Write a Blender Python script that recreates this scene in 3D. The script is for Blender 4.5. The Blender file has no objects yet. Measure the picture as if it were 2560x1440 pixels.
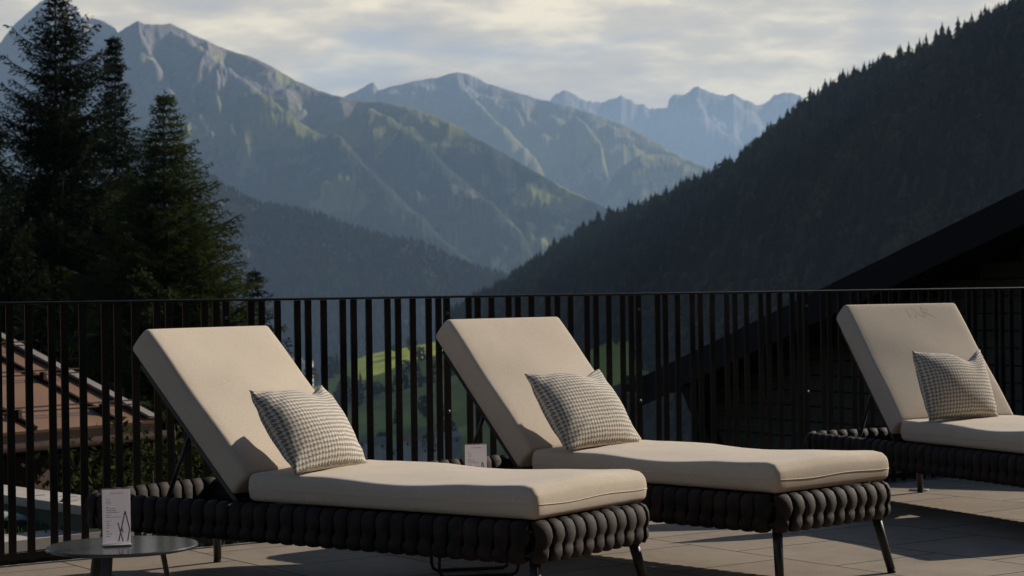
import bpy, math, random
import numpy as np
from mathutils import Vector, Matrix
R = math.radians
PI = math.pi
scene = bpy.context.scene
COL = scene.collection
rng = np.random.default_rng(7)
random.seed(7)

# ------------------------------------------------------------------ camera
FPX, PITCH, ROLL, EYE = 4916.7, 0.0033305, 0.0146516, 1.1276

def ray(px, py):
    """unit-depth ray through a pixel of the 2560x1440 photograph"""
    X, Y = px - 1280, py - 720
    c, s = math.cos(ROLL), math.sin(ROLL)
    X, Y = c * X - s * Y, s * X + c * Y
    v = (X / FPX, 1.0, -Y / FPX)
    c, s = math.cos(PITCH), math.sin(PITCH)
    return Vector((v[0], v[1] * c - v[2] * s, v[1] * s + v[2] * c))

def at(px, py, Y):
    d = ray(px, py)
    return Vector((0, 0, EYE)) + d * (Y / d.y)

def at_z(px, py, z):
    d = ray(px, py)
    return Vector((0, 0, EYE)) + d * ((z - EYE) / d.z)

# ------------------------------------------------------------------ object helpers
def tag(o, label=None, cat=None, group=None, kind=None):
    if label: o['label'] = label
    if cat: o['category'] = cat
    if group: o['group'] = group
    if kind: o['kind'] = kind
    return o

def empty(name, loc=(0, 0, 0), rz=0.0):
    o = bpy.data.objects.new(name, None)
    o.empty_display_size = 0.2
    o.location = loc
    o.rotation_euler = (0, 0, rz)
    COL.objects.link(o)
    return o

def np_mesh(name, verts, faces, smooth=False):
    """faces: (M,k) integer array, one k for all"""
    verts = np.asarray(verts, np.float32).reshape(-1, 3)
    faces = np.asarray(faces, np.int32)
    M, k = faces.shape
    me = bpy.data.meshes.new(name)
    me.vertices.add(len(verts))
    me.vertices.foreach_set('co', verts.ravel())
    me.loops.add(M * k)
    me.loops.foreach_set('vertex_index', faces.ravel())
    me.polygons.add(M)
    me.polygons.foreach_set('loop_start', np.arange(0, M * k, k, dtype=np.int32))
    me.polygons.foreach_set('loop_total', np.full(M, k, np.int32))
    me.polygons.foreach_set('use_smooth', np.full(M, smooth, bool))
    me.update(calc_edges=True)
    me.validate()
    return me

def link(name, me, mat, parent=None):
    o = bpy.data.objects.new(name, me)
    if mat: me.materials.append(mat)
    COL.objects.link(o)
    if parent: o.parent = parent
    return o

class MB:
    """collects shapes and links them as one mesh object"""
    def __init__(s): s.v, s.f, s.sm = [], [], []
    def add(s, verts, faces, smooth=False):
        b = len(s.v)
        s.v += [tuple(v) for v in verts]
        s.f += [tuple(i + b for i in f) for f in faces]
        s.sm += [smooth] * len(faces)
        return s
    def box(s, c, size, M=None, bevel=0.0):
        hx, hy, hz = [q / 2 for q in size]
        if bevel > 0:
            b = min(bevel, hx * .9, hy * .9, hz * .9)
            vs, fs = rounded_box(hx, hy, hz, b, 1, 1, 1, 2)
        else:
            vs = [(x, y, z) for x in (-hx, hx) for y in (-hy, hy) for z in (-hz, hz)]
            fs = [(0, 1, 3, 2), (4, 6, 7, 5), (0, 4, 5, 1), (2, 3, 7, 6), (0, 2, 6, 4), (1, 5, 7, 3)]
        out = []
        for v in vs:
            p = Vector(v)
            if M is not None: p = M @ p
            out.append(p + Vector(c))
        return s.add(out, fs, False)
    def bar(s, a, b, w, t, up=(0, 0, 1), bevel=0.0):
        """rectangular bar from a to b, w wide sideways, t along the up direction"""
        a, b = Vector(a), Vector(b)
        x = (b - a); L = x.length; x.normalize()
        y = Vector(up).cross(x)
        if y.length < 1e-5: y = Vector((1, 0, 0)).cross(x)
        y.normalize(); z = x.cross(y)
        M = Matrix((x, y, z)).transposed()
        return s.box((a + b) / 2, (L, w, t), M, bevel)
    def tube(s, pts, rad, seg=10, caps=True, closed=False):
        pts = [Vector(p) for p in pts]
        n = len(pts)
        rad = [rad] * n if not hasattr(rad, '__len__') else rad
        vs, fs = [], []
        prev = None
        for i in range(n):
            if closed: t = pts[(i + 1) % n] - pts[i - 1]
            else: t = pts[min(i + 1, n - 1)] - pts[max(i - 1, 0)]
            t.normalize()
            ref = prev if prev is not None else (Vector((0, 0, 1)) if abs(t.z) < .9 else Vector((1, 0, 0)))
            u = ref - t * ref.dot(t)
            u.normalize(); prev = u
            w = t.cross(u)
            for k in range(seg):
                a = 2 * PI * k / seg
                vs.append(pts[i] + (u * math.cos(a) + w * math.sin(a)) * rad[i])
        m = n if closed else n - 1
        for i in range(m):
            j = (i + 1) % n
            for k in range(seg):
                l = (k + 1) % seg
                fs.append((i * seg + k, i * seg + l, j * seg + l, j * seg + k))
        if caps and not closed:
            fs.append(tuple(reversed(range(seg))))
            fs.append(tuple(range((n - 1) * seg, n * seg)))
        return s.add(vs, fs, True)
    def lathe(s, prof, c=(0, 0, 0), seg=48):
        vs, fs = [], []
        for r, z in prof:
            for k in range(seg):
                a = 2 * PI * k / seg
                vs.append((c[0] + r * math.cos(a), c[1] + r * math.sin(a), c[2] + z))
        for i in range(len(prof) - 1):
            for k in range(seg):
                l = (k + 1) % seg
                fs.append((i * seg + k, i * seg + l, (i + 1) * seg + l, (i + 1) * seg + k))
        fs.append(tuple(reversed(range(seg))))
        fs.append(tuple(range((len(prof) - 1) * seg, len(prof) * seg)))
        return s.add(vs, fs, False)
    def prism(s, poly, ext):
        """polygon (list of 3D points) extruded by a vector"""
        n = len(poly); e = Vector(ext)
        a = [Vector(p) for p in poly]
        vs = a + [p + e for p in a]
        fs = [tuple(range(n)), tuple(reversed(range(n, 2 * n)))]
        for i in range(n):
            j = (i + 1) % n
            fs.append((i, i + n, j + n, j))
        return s.add(vs, fs, False)
    def build(s, name, mat, parent=None, fix=True):
        me = bpy.data.meshes.new(name)
        me.from_pydata([tuple(v) for v in s.v], [], s.f)
        me.polygons.foreach_set('use_smooth', s.sm)
        if fix:
            import bmesh
            bm = bmesh.new(); bm.from_mesh(me)
            bmesh.ops.recalc_face_normals(bm, faces=bm.faces)
            bm.to_mesh(me); bm.free()
        me.update()
        return link(name, me, mat, parent)

def rounded_box(hx, hy, hz, r, nx, ny, nz, nr=4):
    """closed lattice box with rounded edges; returns verts, quads"""
    def axis(h, n):
        e = [-h + r * (1 - math.cos(PI / 2 * i / nr)) * 1.0 for i in range(nr)]
        inner = [-(h - r) + 2 * (h - r) * i / n for i in range(n + 1)]
        return e + inner + [-q for q in reversed(e)]
    ax = [axis(hx, nx), axis(hy, ny), axis(hz, nz)]
    N = [len(a) for a in ax]
    idx, vs, fs = {}, [], []
    H = (hx, hy, hz)
    def vid(i, j, k):
        key = (i, j, k)
        if key not in idx:
            p = [ax[0][i], ax[1][j], ax[2][k]]
            q = [max(-(H[a] - r), min(H[a] - r, p[a])) for a in range(3)]
            d = Vector([p[a] - q[a] for a in range(3)])
            if d.length > 1e-9:
                d = d.normalized() * r
            idx[key] = len(vs)
            vs.append(tuple(Vector(q) + d))
        return idx[key]
    for a in range(3):
        b, c = [(1, 2), (2, 0), (0, 1)][a]
        for side in (0, N[a] - 1):
            for i in range(N[b] - 1):
                for j in range(N[c] - 1):
                    q = []
                    for di, dj in ((0, 0), (1, 0), (1, 1), (0, 1)):
                        t = [0, 0, 0]; t[a] = side; t[b] = i + di; t[c] = j + dj
                        q.append(vid(*t))
                    fs.append(tuple(q) if side else tuple(reversed(q)))
    return vs, fs

# ------------------------------------------------------------------ numpy noise
def _hash(ix, iy, seed):
    h = (ix.astype(np.int64) * 374761393 + iy.astype(np.int64) * 668265263 + seed * 1274126177) & 0x7fffffff
    h = ((h ^ (h >> 13)) * 1274126177) & 0x7fffffff
    return (h ^ (h >> 16)) & 0xffff

def pnoise(x, y, seed=0):
    x = np.asarray(x, float); y = np.asarray(y, float)
    ix, iy = np.floor(x), np.floor(y)
    fx, fy = x - ix, y - iy
    u = fx * fx * fx * (fx * (fx * 6 - 15) + 10)
    v = fy * fy * fy * (fy * (fy * 6 - 15) + 10)
    def g(dx, dy):
        a = _hash(ix + dx, iy + dy, seed) * (2 * PI / 65536)
        return np.cos(a) * (fx - dx) + np.sin(a) * (fy - dy)
    n0 = g(0, 0) * (1 - u) + g(1, 0) * u
    n1 = g(0, 1) * (1 - u) + g(1, 1) * u
    return (n0 * (1 - v) + n1 * v) * 1.5

def fbm(x, y, o=4, seed=0, gain=.5):
    t = 0; a = 1; f = 1
    for i in range(o):
        t = t + a * pnoise(x * f, y * f, seed + i * 17); a *= gain; f *= 2.03
    return t

def ridged(x, y, o=4, seed=0):
    t = 0; a = 1; f = 1
    for i in range(o):
        t = t + a * (1 - 2 * np.abs(pnoise(x * f, y * f, seed + i * 31))); a *= .5; f *= 2.1
    return t

# ------------------------------------------------------------------ materials
def new_mat(name):
    m = bpy.data.materials.new(name); m.use_nodes = True
    nt = m.node_tree
    b = nt.nodes['Principled BSDF']
    return m, nt, b

def nd(nt, typ, **kw):
    n = nt.nodes.new(typ)
    for k, v in kw.items():
        if k in n.inputs.keys(): n.inputs[k].default_value = v
        else: setattr(n, k, v)
    return n

def math_n(nt, op, a, b=None, c=None):
    n = nt.nodes.new('ShaderNodeMath'); n.operation = op
    for i, v in enumerate((a, b, c)):
        if v is None: continue
        if isinstance(v, (int, float)): n.inputs[i].default_value = v
        else: nt.links.new(v, n.inputs[i])
    return n.outputs[0]

def mix_col(nt, fac, a, b):
    n = nt.nodes.new('ShaderNodeMix'); n.data_type = 'RGBA'
    for sock, v in ((n.inputs['Factor'], fac), (n.inputs['A'], a), (n.inputs['B'], b)):
        if isinstance(v, (int, float)): sock.default_value = v
        elif isinstance(v, tuple): sock.default_value = (*v, 1) if len(v) == 3 else v
        else: nt.links.new(v, sock)
    return n.outputs['Result']

def ramp(nt, fac, stops):
    n = nt.nodes.new('ShaderNodeValToRGB')
    e = n.color_ramp.elements
    while len(e) < len(stops): e.new(.5)
    for q, (p, c) in zip(e, stops):
        q.position = p; q.color = (*c, 1) if len(c) == 3 else c
    nt.links.new(fac, n.inputs['Fac'])
    return n.outputs['Color']

def mrange(nt, v, a, b, c=0., d=1., smooth=False):
    n = nt.nodes.new('ShaderNodeMapRange')
    if smooth: n.interpolation_type = 'SMOOTHSTEP'
    nt.links.new(v, n.inputs[0])
    for i, q in enumerate((a, b, c, d)): n.inputs[i + 1].default_value = q
    return n.outputs[0]

def obj_coord(nt): return nt.nodes.new('ShaderNodeTexCoord').outputs['Object']
def world_pos(nt): return nt.nodes.new('ShaderNodeNewGeometry').outputs['Position']

def noise(nt, vec, scale, detail=4, rough=.5, scl=None):
    n = nt.nodes.new('ShaderNodeTexNoise')
    n.inputs['Scale'].default_value = scale
    n.inputs['Detail'].default_value = detail
    n.inputs['Roughness'].default_value = rough
    if scl:
        m = nt.nodes.new('ShaderNodeMapping'); m.inputs['Scale'].default_value = scl
        nt.links.new(vec, m.inputs['Vector']); vec = m.outputs[0]
    nt.links.new(vec, n.inputs['Vector'])
    return n.outputs['Fac']

def bump(nt, b, height, strength=.3, dist=.01):
    n = nt.nodes.new('ShaderNodeBump')
    n.inputs['Strength'].default_value = strength
    n.inputs['Distance'].default_value = dist
    nt.links.new(height, n.inputs['Height'])
    nt.links.new(n.outputs[0], b.inputs['Normal'])

def simple(name, col, rough=.6, metal=0., var=.15, scale=30., bmp=0., bdist=.002, spec=.5):
    m, nt, b = new_mat(name)
    b.inputs['Roughness'].default_value = rough
    b.inputs['Metallic'].default_value = metal
    b.inputs['Specular IOR Level'].default_value = spec
    c = obj_coord(nt)
    f = noise(nt, c, scale, 5, .6)
    lo = tuple(q * (1 - var) for q in col); hi = tuple(q * (1 + var) for q in col)
    nt.links.new(ramp(nt, f, [(.3, lo), (.7, hi)]), b.inputs['Base Color'])
    if bmp: bump(nt, b, f, bmp, bdist)
    return m

def fabric_mat():
    m, nt, b = new_mat('beige_fabric')
    c = obj_coord(nt)
    vo = nt.nodes.new('ShaderNodeTexVoronoi'); vo.inputs['Scale'].default_value = 330.
    nt.links.new(c, vo.inputs['Vector'])
    wv = math_n(nt, 'MULTIPLY', vo.outputs['Distance'], 1.6)
    fine = noise(nt, c, 420, 3, .7)
    mid = noise(nt, c, 6, 4, .6)
    slub = noise(nt, c, 130, 5, .75)
    t = math_n(nt, 'ADD', math_n(nt, 'MULTIPLY', wv, .18), math_n(nt, 'MULTIPLY', fine, .5))
    t = math_n(nt, 'ADD', t, math_n(nt, 'MULTIPLY', mid, .25))
    t = math_n(nt, 'ADD', t, math_n(nt, 'MULTIPLY', math_n(nt, 'SUBTRACT', slub, .25), .5))
    nt.links.new(ramp(nt, t, [(.33, (.40, .335, .265)), (.6, (.515, .435, .345)), (.9, (.63, .54, .44))]), b.inputs['Base Color'])
    b.inputs['Roughness'].default_value = .95
    b.inputs['Specular IOR Level'].default_value = .15
    b.inputs['Sheen Weight'].default_value = .15
    h = math_n(nt, 'ADD', math_n(nt, 'MULTIPLY', fine, .6), math_n(nt, 'ADD', math_n(nt, 'MULTIPLY', wv, .25), math_n(nt, 'MULTIPLY', mid, 1.1)))
    bump(nt, b, h, .45, .0022)
    return m

def houndstooth_mat(n_rep):
    m, nt, b = new_mat('houndstooth_fabric')
    uv = nt.nodes.new('ShaderNodeUVMap'); uv.uv_map = 'UVMap'
    sx = nt.nodes.new('ShaderNodeSeparateXYZ'); nt.links.new(uv.outputs[0], sx.inputs[0])
    X = math_n(nt, 'MULTIPLY', sx.outputs[0], n_rep); Y = math_n(nt, 'MULTIPLY', sx.outputs[1], n_rep)
    wob = noise(nt, uv.outputs[0], 14, 2, .5)
    X = math_n(nt, 'ADD', X, math_n(nt, 'MULTIPLY', wob, .6)); Y = math_n(nt, 'ADD', Y, math_n(nt, 'MULTIPLY', wob, .6))
    fx = math_n(nt, 'FRACT', X); fy = math_n(nt, 'FRACT', Y)
    a = math_n(nt, 'GREATER_THAN', fx, .5); c = math_n(nt, 'GREATER_THAN', fy, .5)
    both = math_n(nt, 'MULTIPLY', a, c)
    xor = math_n(nt, 'ABSOLUTE', math_n(nt, 'SUBTRACT', a, c))
    dg = math_n(nt, 'GREATER_THAN', math_n(nt, 'FRACT', math_n(nt, 'MULTIPLY', math_n(nt, 'ADD', fx, fy), 2.)), .5)
    pat = math_n(nt, 'MAXIMUM', both, math_n(nt, 'MULTIPLY', xor, dg))
    fine = noise(nt, uv.outputs[0], 260, 3, .7)
    light = ramp(nt, fine, [(.3, (.58, .52, .44)), (.7, (.78, .71, .61))])
    dark = ramp(nt, fine, [(.3, (.085, .082, .076)), (.7, (.20, .185, .165))])
    nt.links.new(mix_col(nt, math_n(nt, 'MULTIPLY', pat, .92), light, dark), b.inputs['Base Color'])
    b.inputs['Roughness'].default_value = .95
    b.inputs['Specular IOR Level'].default_value = .1
    hh = math_n(nt, 'ADD', math_n(nt, 'MULTIPLY', fine, .6), math_n(nt, 'MULTIPLY', pat, .12))
    bump(nt, b, hh, .35, .0015)
    return m

def strap_mat():
    m, nt, b = new_mat('dark_strap')
    c = obj_coord(nt)
    big = noise(nt, c, 15, 2, .6)
    fine = noise(nt, c, 240, 3, .7)
    t = math_n(nt, 'ADD', math_n(nt, 'MULTIPLY', big, .7), math_n(nt, 'MULTIPLY', fine, .3))
    nt.links.new(ramp(nt, t, [(.38, (.009, .007, .0055)), (.62, (.036, .021, .016))]), b.inputs['Base Color'])
    b.inputs['Roughness'].default_value = .7
    b.inputs['Specular IOR Level'].default_value = .25
    wv = nd(nt, 'ShaderNodeTexWave', wave_type='BANDS', bands_direction='Z', Scale=110., Distortion=3., Detail=2.)
    nt.links.new(c, wv.inputs['Vector'])
    bump(nt, b, math_n(nt, 'ADD', fine, math_n(nt, 'MULTIPLY', wv.outputs['Fac'], .5)), .55, .0016)
    return m

def tile_mat():
    m, nt, b = new_mat('terrace_tiles')
    c = obj_coord(nt)
    br = nd(nt, 'ShaderNodeTexBrick', offset=.5, squash=1.)
    br.inputs['Scale'].default_value = 1.0
    br.inputs['Brick Width'].default_value = .6
    br.inputs['Row Height'].default_value = .6
    br.inputs['Mortar Size'].default_value = .0060
    br.inputs['Mortar Smooth'].default_value = .1
    br.inputs['Color1'].default_value = (.215, .172, .13, 1)
    br.inputs['Color2'].default_value = (.25, .205, .158, 1)
    br.inputs['Mortar'].default_value = (.016, .014, .012, 1)
    mp = nt.nodes.new('ShaderNodeMapping'); mp.inputs['Rotation'].default_value = (0, 0, R(90))
    mp.inputs['Location'].default_value = (.12, .47, 0)
    nt.links.new(c, mp.inputs['Vector']); nt.links.new(mp.outputs[0], br.inputs['Vector'])
    n1 = noise(nt, c, 2.2, 6, .65); n2 = noise(nt, c, 90, 4, .7); n3 = noise(nt, c, 11, 5, .7)
    s = math_n(nt, 'ADD', math_n(nt, 'MULTIPLY', n1, .45), math_n(nt, 'ADD', math_n(nt, 'MULTIPLY', n2, .25), math_n(nt, 'MULTIPLY', n3, .3)))
    sh = ramp(nt, s, [(.32, (.62, .62, .62)), (.5, (.98, .98, .98)), (.68, (1.25, 1.23, 1.2))])
    mx = nt.nodes.new('ShaderNodeMix'); mx.data_type = 'RGBA'; mx.blend_type = 'MULTIPLY'
    mx.inputs['Factor'].default_value = 1
    nt.links.new(br.outputs['Color'], mx.inputs['A']); nt.links.new(sh, mx.inputs['B'])
    nt.links.new(mx.outputs['Result'], b.inputs['Base Color'])
    b.inputs['Roughness'].default_value = .7
    b.inputs['Specular IOR Level'].default_value = .3
    h = math_n(nt, 'SUBTRACT', math_n(nt, 'MULTIPLY', n2, .15), math_n(nt, 'MULTIPLY', br.outputs['Fac'], 1.))
    bump(nt, b, h, .6, .003)
    return m

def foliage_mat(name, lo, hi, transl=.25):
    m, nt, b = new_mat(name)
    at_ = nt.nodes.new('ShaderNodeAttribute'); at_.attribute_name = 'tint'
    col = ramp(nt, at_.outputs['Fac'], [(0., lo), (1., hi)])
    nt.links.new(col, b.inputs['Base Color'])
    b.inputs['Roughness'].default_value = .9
    b.inputs['Specular IOR Level'].default_value = .03
    tr = nt.nodes.new('ShaderNodeBsdfTranslucent'); nt.links.new(col, tr.inputs['Color'])
    mx = nt.nodes.new('ShaderNodeMixShader'); mx.inputs[0].default_value = transl
    nt.links.new(b.outputs[0], mx.inputs[1]); nt.links.new(tr.outputs[0], mx.inputs[2])
    nt.links.new(mx.outputs[0], nt.nodes['Material Output'].inputs['Surface'])
    return m

def mountain_mat(name, tree_z, rock_z, lam, meadow=(.10, .115, .04), forest=(.018, .03, .018), rock=(.20, .18, .165), patch=0.):
    m, nt, b = new_mat(name)
    p = world_pos(nt)
    sx = nt.nodes.new('ShaderNodeSeparateXYZ'); nt.links.new(p, sx.inputs[0])
    z = sx.outputs[2]
    n1 = noise(nt, p, 1.0 / lam, 5, .6)
    n2 = noise(nt, p, 6.0 / lam, 5, .65)
    n3 = noise(nt, p, 42.0 / lam, 6, .75)
    zz = math_n(nt, 'ADD', z, math_n(nt, 'MULTIPLY', math_n(nt, 'SUBTRACT', n1, .5), (rock_z - tree_z) * 2.2))
    zz = math_n(nt, 'ADD', zz, math_n(nt, 'MULTIPLY', math_n(nt, 'SUBTRACT', n2, .5), (rock_z - tree_z) * 2.0))
    wid = (rock_z - tree_z) * .22
    f_m = mrange(nt, zz, tree_z - wid * .5, tree_z + wid * .5)
    f_r = mrange(nt, zz, rock_z - wid * 1.2, rock_z + wid * 1.2)
    fo = ramp(nt, n3, [(.3, tuple(q * .4 for q in forest)), (.7, tuple(q * 2.2 for q in forest))])
    me = ramp(nt, n2, [(.3, tuple(q * .75 for q in meadow)), (.7, (meadow[0] * 1.35, meadow[1] * 1.2, meadow[2] * 1.1))])
    ro = ramp(nt, n3, [(.3, tuple(q * .7 for q in rock)), (.7, tuple(q * 1.3 for q in rock))])
    col = mix_col(nt, f_r, mix_col(nt, f_m, fo, me), ro)
    # scree runs and clearings with a shape of their own
    sc = noise(nt, p, 1.0, 4, .6, (9.0 / lam, 9.0 / lam, 1.2 / lam))
    col = mix_col(nt, mrange(nt, sc, .60, .70, 0., .75), col, tuple(q * 1.05 for q in rock))
    if patch > 0:
        pn = noise(nt, p, 2.3 / lam, 3, .5)
        col = mix_col(nt, mrange(nt, pn, .60, .65, 0., patch), col, (.27, .265, .085))
    nt.links.new(col, b.inputs['Base Color'])
    b.inputs['Roughness'].default_value = .95
    b.inputs['Specular IOR Level'].default_value = .05
    bump(nt, b, math_n(nt, 'ADD', n3, n2), .5, lam * .03)
    return m

M = {
    'fabric': fabric_mat(), 'hound': houndstooth_mat(26), 'strap': strap_mat(), 'tiles': tile_mat(),
    'black_metal': simple('black_metal', (.012, .012, .012), .38, 0., .2, 60, .05),
    'fence_metal': simple('fence_metal', (.006, .006, .0065), .30, 0., .25, 25, .05, spec=.35),
    'leg_metal': simple('leg_metal', (.018, .017, .016), .45, 0., .2, 40, .05),
    'bolt': simple('bolt_steel', (.10, .10, .10), .5, 0., .1, 60),
    'edge': simple('edge_aluminium', (.32, .31, .29), .4, .8, .15, 20),
    'rubber': simple('rubber', (.012, .012, .012), .8, 0., .1, 60),
    'tabletop': simple('table_laminate', (.035, .036, .038), .16, 0., .2, 14, 0., spec=.75),
    'table_rim': simple('table_rim', (.05, .05, .052), .3, .6, .1, 40),
    'paper': simple('paper', (.80, .78, .80), .6, 0., .03, 8),
    'ink': simple('ink', (.05, .048, .05), .7, 0., .05, 20),
    'logo': simple('logo_ink', (.05, .055, .06), .7, 0., .05, 20),
    'concrete': simple('pale_concrete', (.36, .32, .28), .85, 0., .18, 5, .3, .004),
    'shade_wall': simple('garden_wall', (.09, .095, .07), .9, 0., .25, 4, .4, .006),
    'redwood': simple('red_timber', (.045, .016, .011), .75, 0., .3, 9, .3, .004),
    'roof_metal': simple('brown_roof_metal', (.185, .10, .054), .5, 0., .14, 3, .08, .004, spec=.4),
    'roof_seam': simple('roof_seam', (.020, .011, .008), .8, 0., .2, 12, spec=.1),
    'trim': simple('grey_trim', (.17, .145, .125), .5, .1, .12, 9),
    'black_timber': simple('black_timber', (.005, .0045, .004), .95, 0., .35, 6, .3, .004),
    'blocker_wall': simple('blocker_boards', (.05, .038, .028), .8, 0., .3, 2, .3, .004),
    'board': simple('dark_boards', (.045, .040, .026), .8, 0., .35, 5, .4, .003),
    'soil': simple('dark_earth', (.022, .024, .014), .95, 0., .4, .5, .4, .05),
    'lawn': simple('lawn_soil', (.05, .065, .02), .95, 0., .35, 5, .4, .01),
    'bark': simple('bark', (.022, .017, .013), .9, 0., .3, 8, .5, .01),
    'mower': simple('pale_green_plastic', (.30, .36, .28), .35, 0., .1, 6),
    'dark_panel': simple('dark_panel', (.01, .01, .012), .2, 0., .1, 6),
    'white': simple('white_paint', (.6, .58, .55), .5, 0., .08, 10),
    'spruce': foliage_mat('spruce_needles', (.006, .010, .005), (.022, .030, .012), .2),
    'larch': foliage_mat('larch_needles', (.011, .019, .005), (.055, .070, .016), .35),
    'bush': foliage_mat('bush_leaves', (.008, .012, .004), (.06, .065, .018), .35),
    'wood_far': foliage_mat('far_wood', (.004, .007, .004), (.13, .105, .038), .15),
    'grass': foliage_mat('grass_blades', (.05, .075, .015), (.16, .19, .05), .35),
}
pm = M['paper']; nt = pm.node_tree; b = nt.nodes['Principled BSDF']
tr = nt.nodes.new('ShaderNodeBsdfTranslucent'); tr.inputs['Color'].default_value = (.92, .88, .92, 1)
mx = nt.nodes.new('ShaderNodeMixShader'); mx.inputs[0].default_value = .65
nt.links.new(b.outputs[0], mx.inputs[1]); nt.links.new(tr.outputs[0], mx.inputs[2]); nt.links.new(mx.outputs[0], nt.nodes['Material Output'].inputs['Surface'])
m, nt, b = new_mat('acrylic')
b.inputs['Roughness'].default_value = .04
b.inputs['Transmission Weight'].default_value = .85
b.inputs['IOR'].default_value = 1.49
b.inputs['Base Color'].default_value = (.93, .93, .95, 1)
M['acrylic'] = m
m2, nt, b = new_mat('glint_white_acrylic')  # clear acrylic whitened; the glint on the base is put into the colour
b.inputs['Base Color'].default_value = (.9, .88, .86, 1); b.inputs['Roughness'].default_value = .12; b.inputs['Transmission Weight'].default_value = .25
M['glint_white'] = m2

# ------------------------------------------------------------------ camera object, world, sun
cam = bpy.data.cameras.new('Camera')
cam.sensor_width = 36.0
cam.lens = 36.0 * FPX / 2560
cam.clip_start = .1
cam.clip_end = 90000
co = bpy.data.objects.new('Camera', cam)
co.matrix_world = Matrix.Translation((0, 0, EYE)) @ Matrix.Rotation(PI / 2 + PITCH, 4, 'X') @ Matrix.Rotation(-ROLL, 4, 'Z')
COL.objects.link(co)
scene.camera = co
cam.dof.use_dof = True
cam.dof.focus_distance = 7.6
cam.dof.aperture_fstop = 8.0

SUN_AZ, SUN_EL = R(56.5), R(28)
sd = Vector((math.sin(SUN_AZ) * math.cos(SUN_EL), math.cos(SUN_AZ) * math.cos(SUN_EL), math.sin(SUN_EL)))
sun = bpy.data.lights.new('Sun', 'SUN')
sun.energy = 5.0
sun.angle = R(.55)
sun.color = (1.0, .91, .78)
so = bpy.data.objects.new('Sun', sun)
so.rotation_euler = sd.to_track_quat('Z', 'Y').to_euler()
so.location = (20, 20, 40)
COL.objects.link(so)

w = bpy.data.worlds.new('World'); scene.world = w; w.use_nodes = True
nt = w.node_tree
bg = nt.nodes['Background']
sky = nt.nodes.new('ShaderNodeTexSky'); sky.sky_type = 'NISHITA'; sky.sun_disc = False
sky.sun_elevation = SUN_EL; sky.sun_rotation = SUN_AZ; sky.altitude = 1300; sky.air_density = 1.; sky.dust_density = .6
tc = nt.nodes.new('ShaderNodeTexCoord')
sp = nt.nodes.new('ShaderNodeSeparateXYZ'); nt.links.new(tc.outputs['Generated'], sp.inputs[0])
zc = math_n(nt, 'MAXIMUM', sp.outputs[2], 0.)
den = math_n(nt, 'ADD', zc, .19)
cx = math_n(nt, 'DIVIDE', sp.outputs[0], den); cy = math_n(nt, 'DIVIDE', sp.outputs[1], den)
cb = nt.nodes.new('ShaderNodeCombineXYZ'); nt.links.new(cx, cb.inputs[0]); nt.links.new(cy, cb.inputs[1])
P = cb.outputs[0]
n_big = noise(nt, P, 1.6, 5, .55, (1.0, 1.0, 1))
n_det = noise(nt, P, 4.6, 9, .62, (1., 1.25, 1))
n_gap = noise(nt, P, 1.35, 5, .5, (1.0, 1.3, 1))
shade = math_n(nt, 'ADD', math_n(nt, 'MULTIPLY', n_big, .45), math_n(nt, 'MULTIPLY', n_det, .55))
STR = .05
k = 1 / STR
c_dark = tuple(q * k for q in (.53, .475, .40)); c_mid = tuple(q * k for q in (.73, .62, .45)); c_lit = tuple(q * k for q in (1.12, .94, .62))
cloud = ramp(nt, shade, [(.39, c_dark), (.485, c_mid), (.58, c_lit)])
blue = tuple(q * k for q in (.40, .44, .48))
skyc = mix_col(nt, mrange(nt, n_gap, .33, .41, .7, 0., True), cloud, blue)
# clouds toward the sun are lit through; away from it and overhead the sky is clearer
dt = nt.nodes.new('ShaderNodeVectorMath'); dt.operation = 'DOT_PRODUCT'
nt.links.new(tc.outputs['Generated'], dt.inputs[0]); dt.inputs[1].default_value = (math.sin(R(20)), math.cos(R(20)), 0)
cover = mrange(nt, dt.outputs['Value'], .35, .85, 0., 1., True)
cover = math_n(nt, 'MULTIPLY', cover, mrange(nt, sp.outputs[2], .16, .42, 1., 0., True))
out = mix_col(nt, cover, sky.outputs[0], skyc)
nt.links.new(out, bg.inputs['Color'])
bg.inputs['Strength'].default_value = STR

scene.view_settings.view_transform = 'Standard'
scene.view_settings.look = 'None'
scene.view_settings.exposure = 0.35
scene.view_settings.gamma = 1.0
scene.render.engine = 'CYCLES'
cy_ = scene.cycles
cy_.use_denoising = True
cy_.max_bounces = 8; cy_.diffuse_bounces = 3; cy_.glossy_bounces = 4; cy_.transmission_bounces = 8
cy_.volume_bounces = 0; cy_.transparent_max_bounces = 8
cy_.caustics_reflective = False; cy_.caustics_refractive = False

# ------------------------------------------------------------------ terrace and fence
FA = R(54.8825)
FS = 1.0266      # fence stands just beyond the slab edge
FX, FY = -2.02572 * FS, 8.22795 * FS
D = Vector((math.sin(FA), math.cos(FA), 0)); NF = Vector((D.y, -D.x, 0))   # NF: from the fence toward the camera
rzF = PI / 2 - FA

mb = MB()
mb.box((4, -14.02, -.18), (60, 28, .36))
terrace = mb.build('terrace', M['tiles'])
terrace.location = (FX, FY, 0); terrace.rotation_euler = (0, 0, rzF)
tag(terrace, kind='structure')

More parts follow.
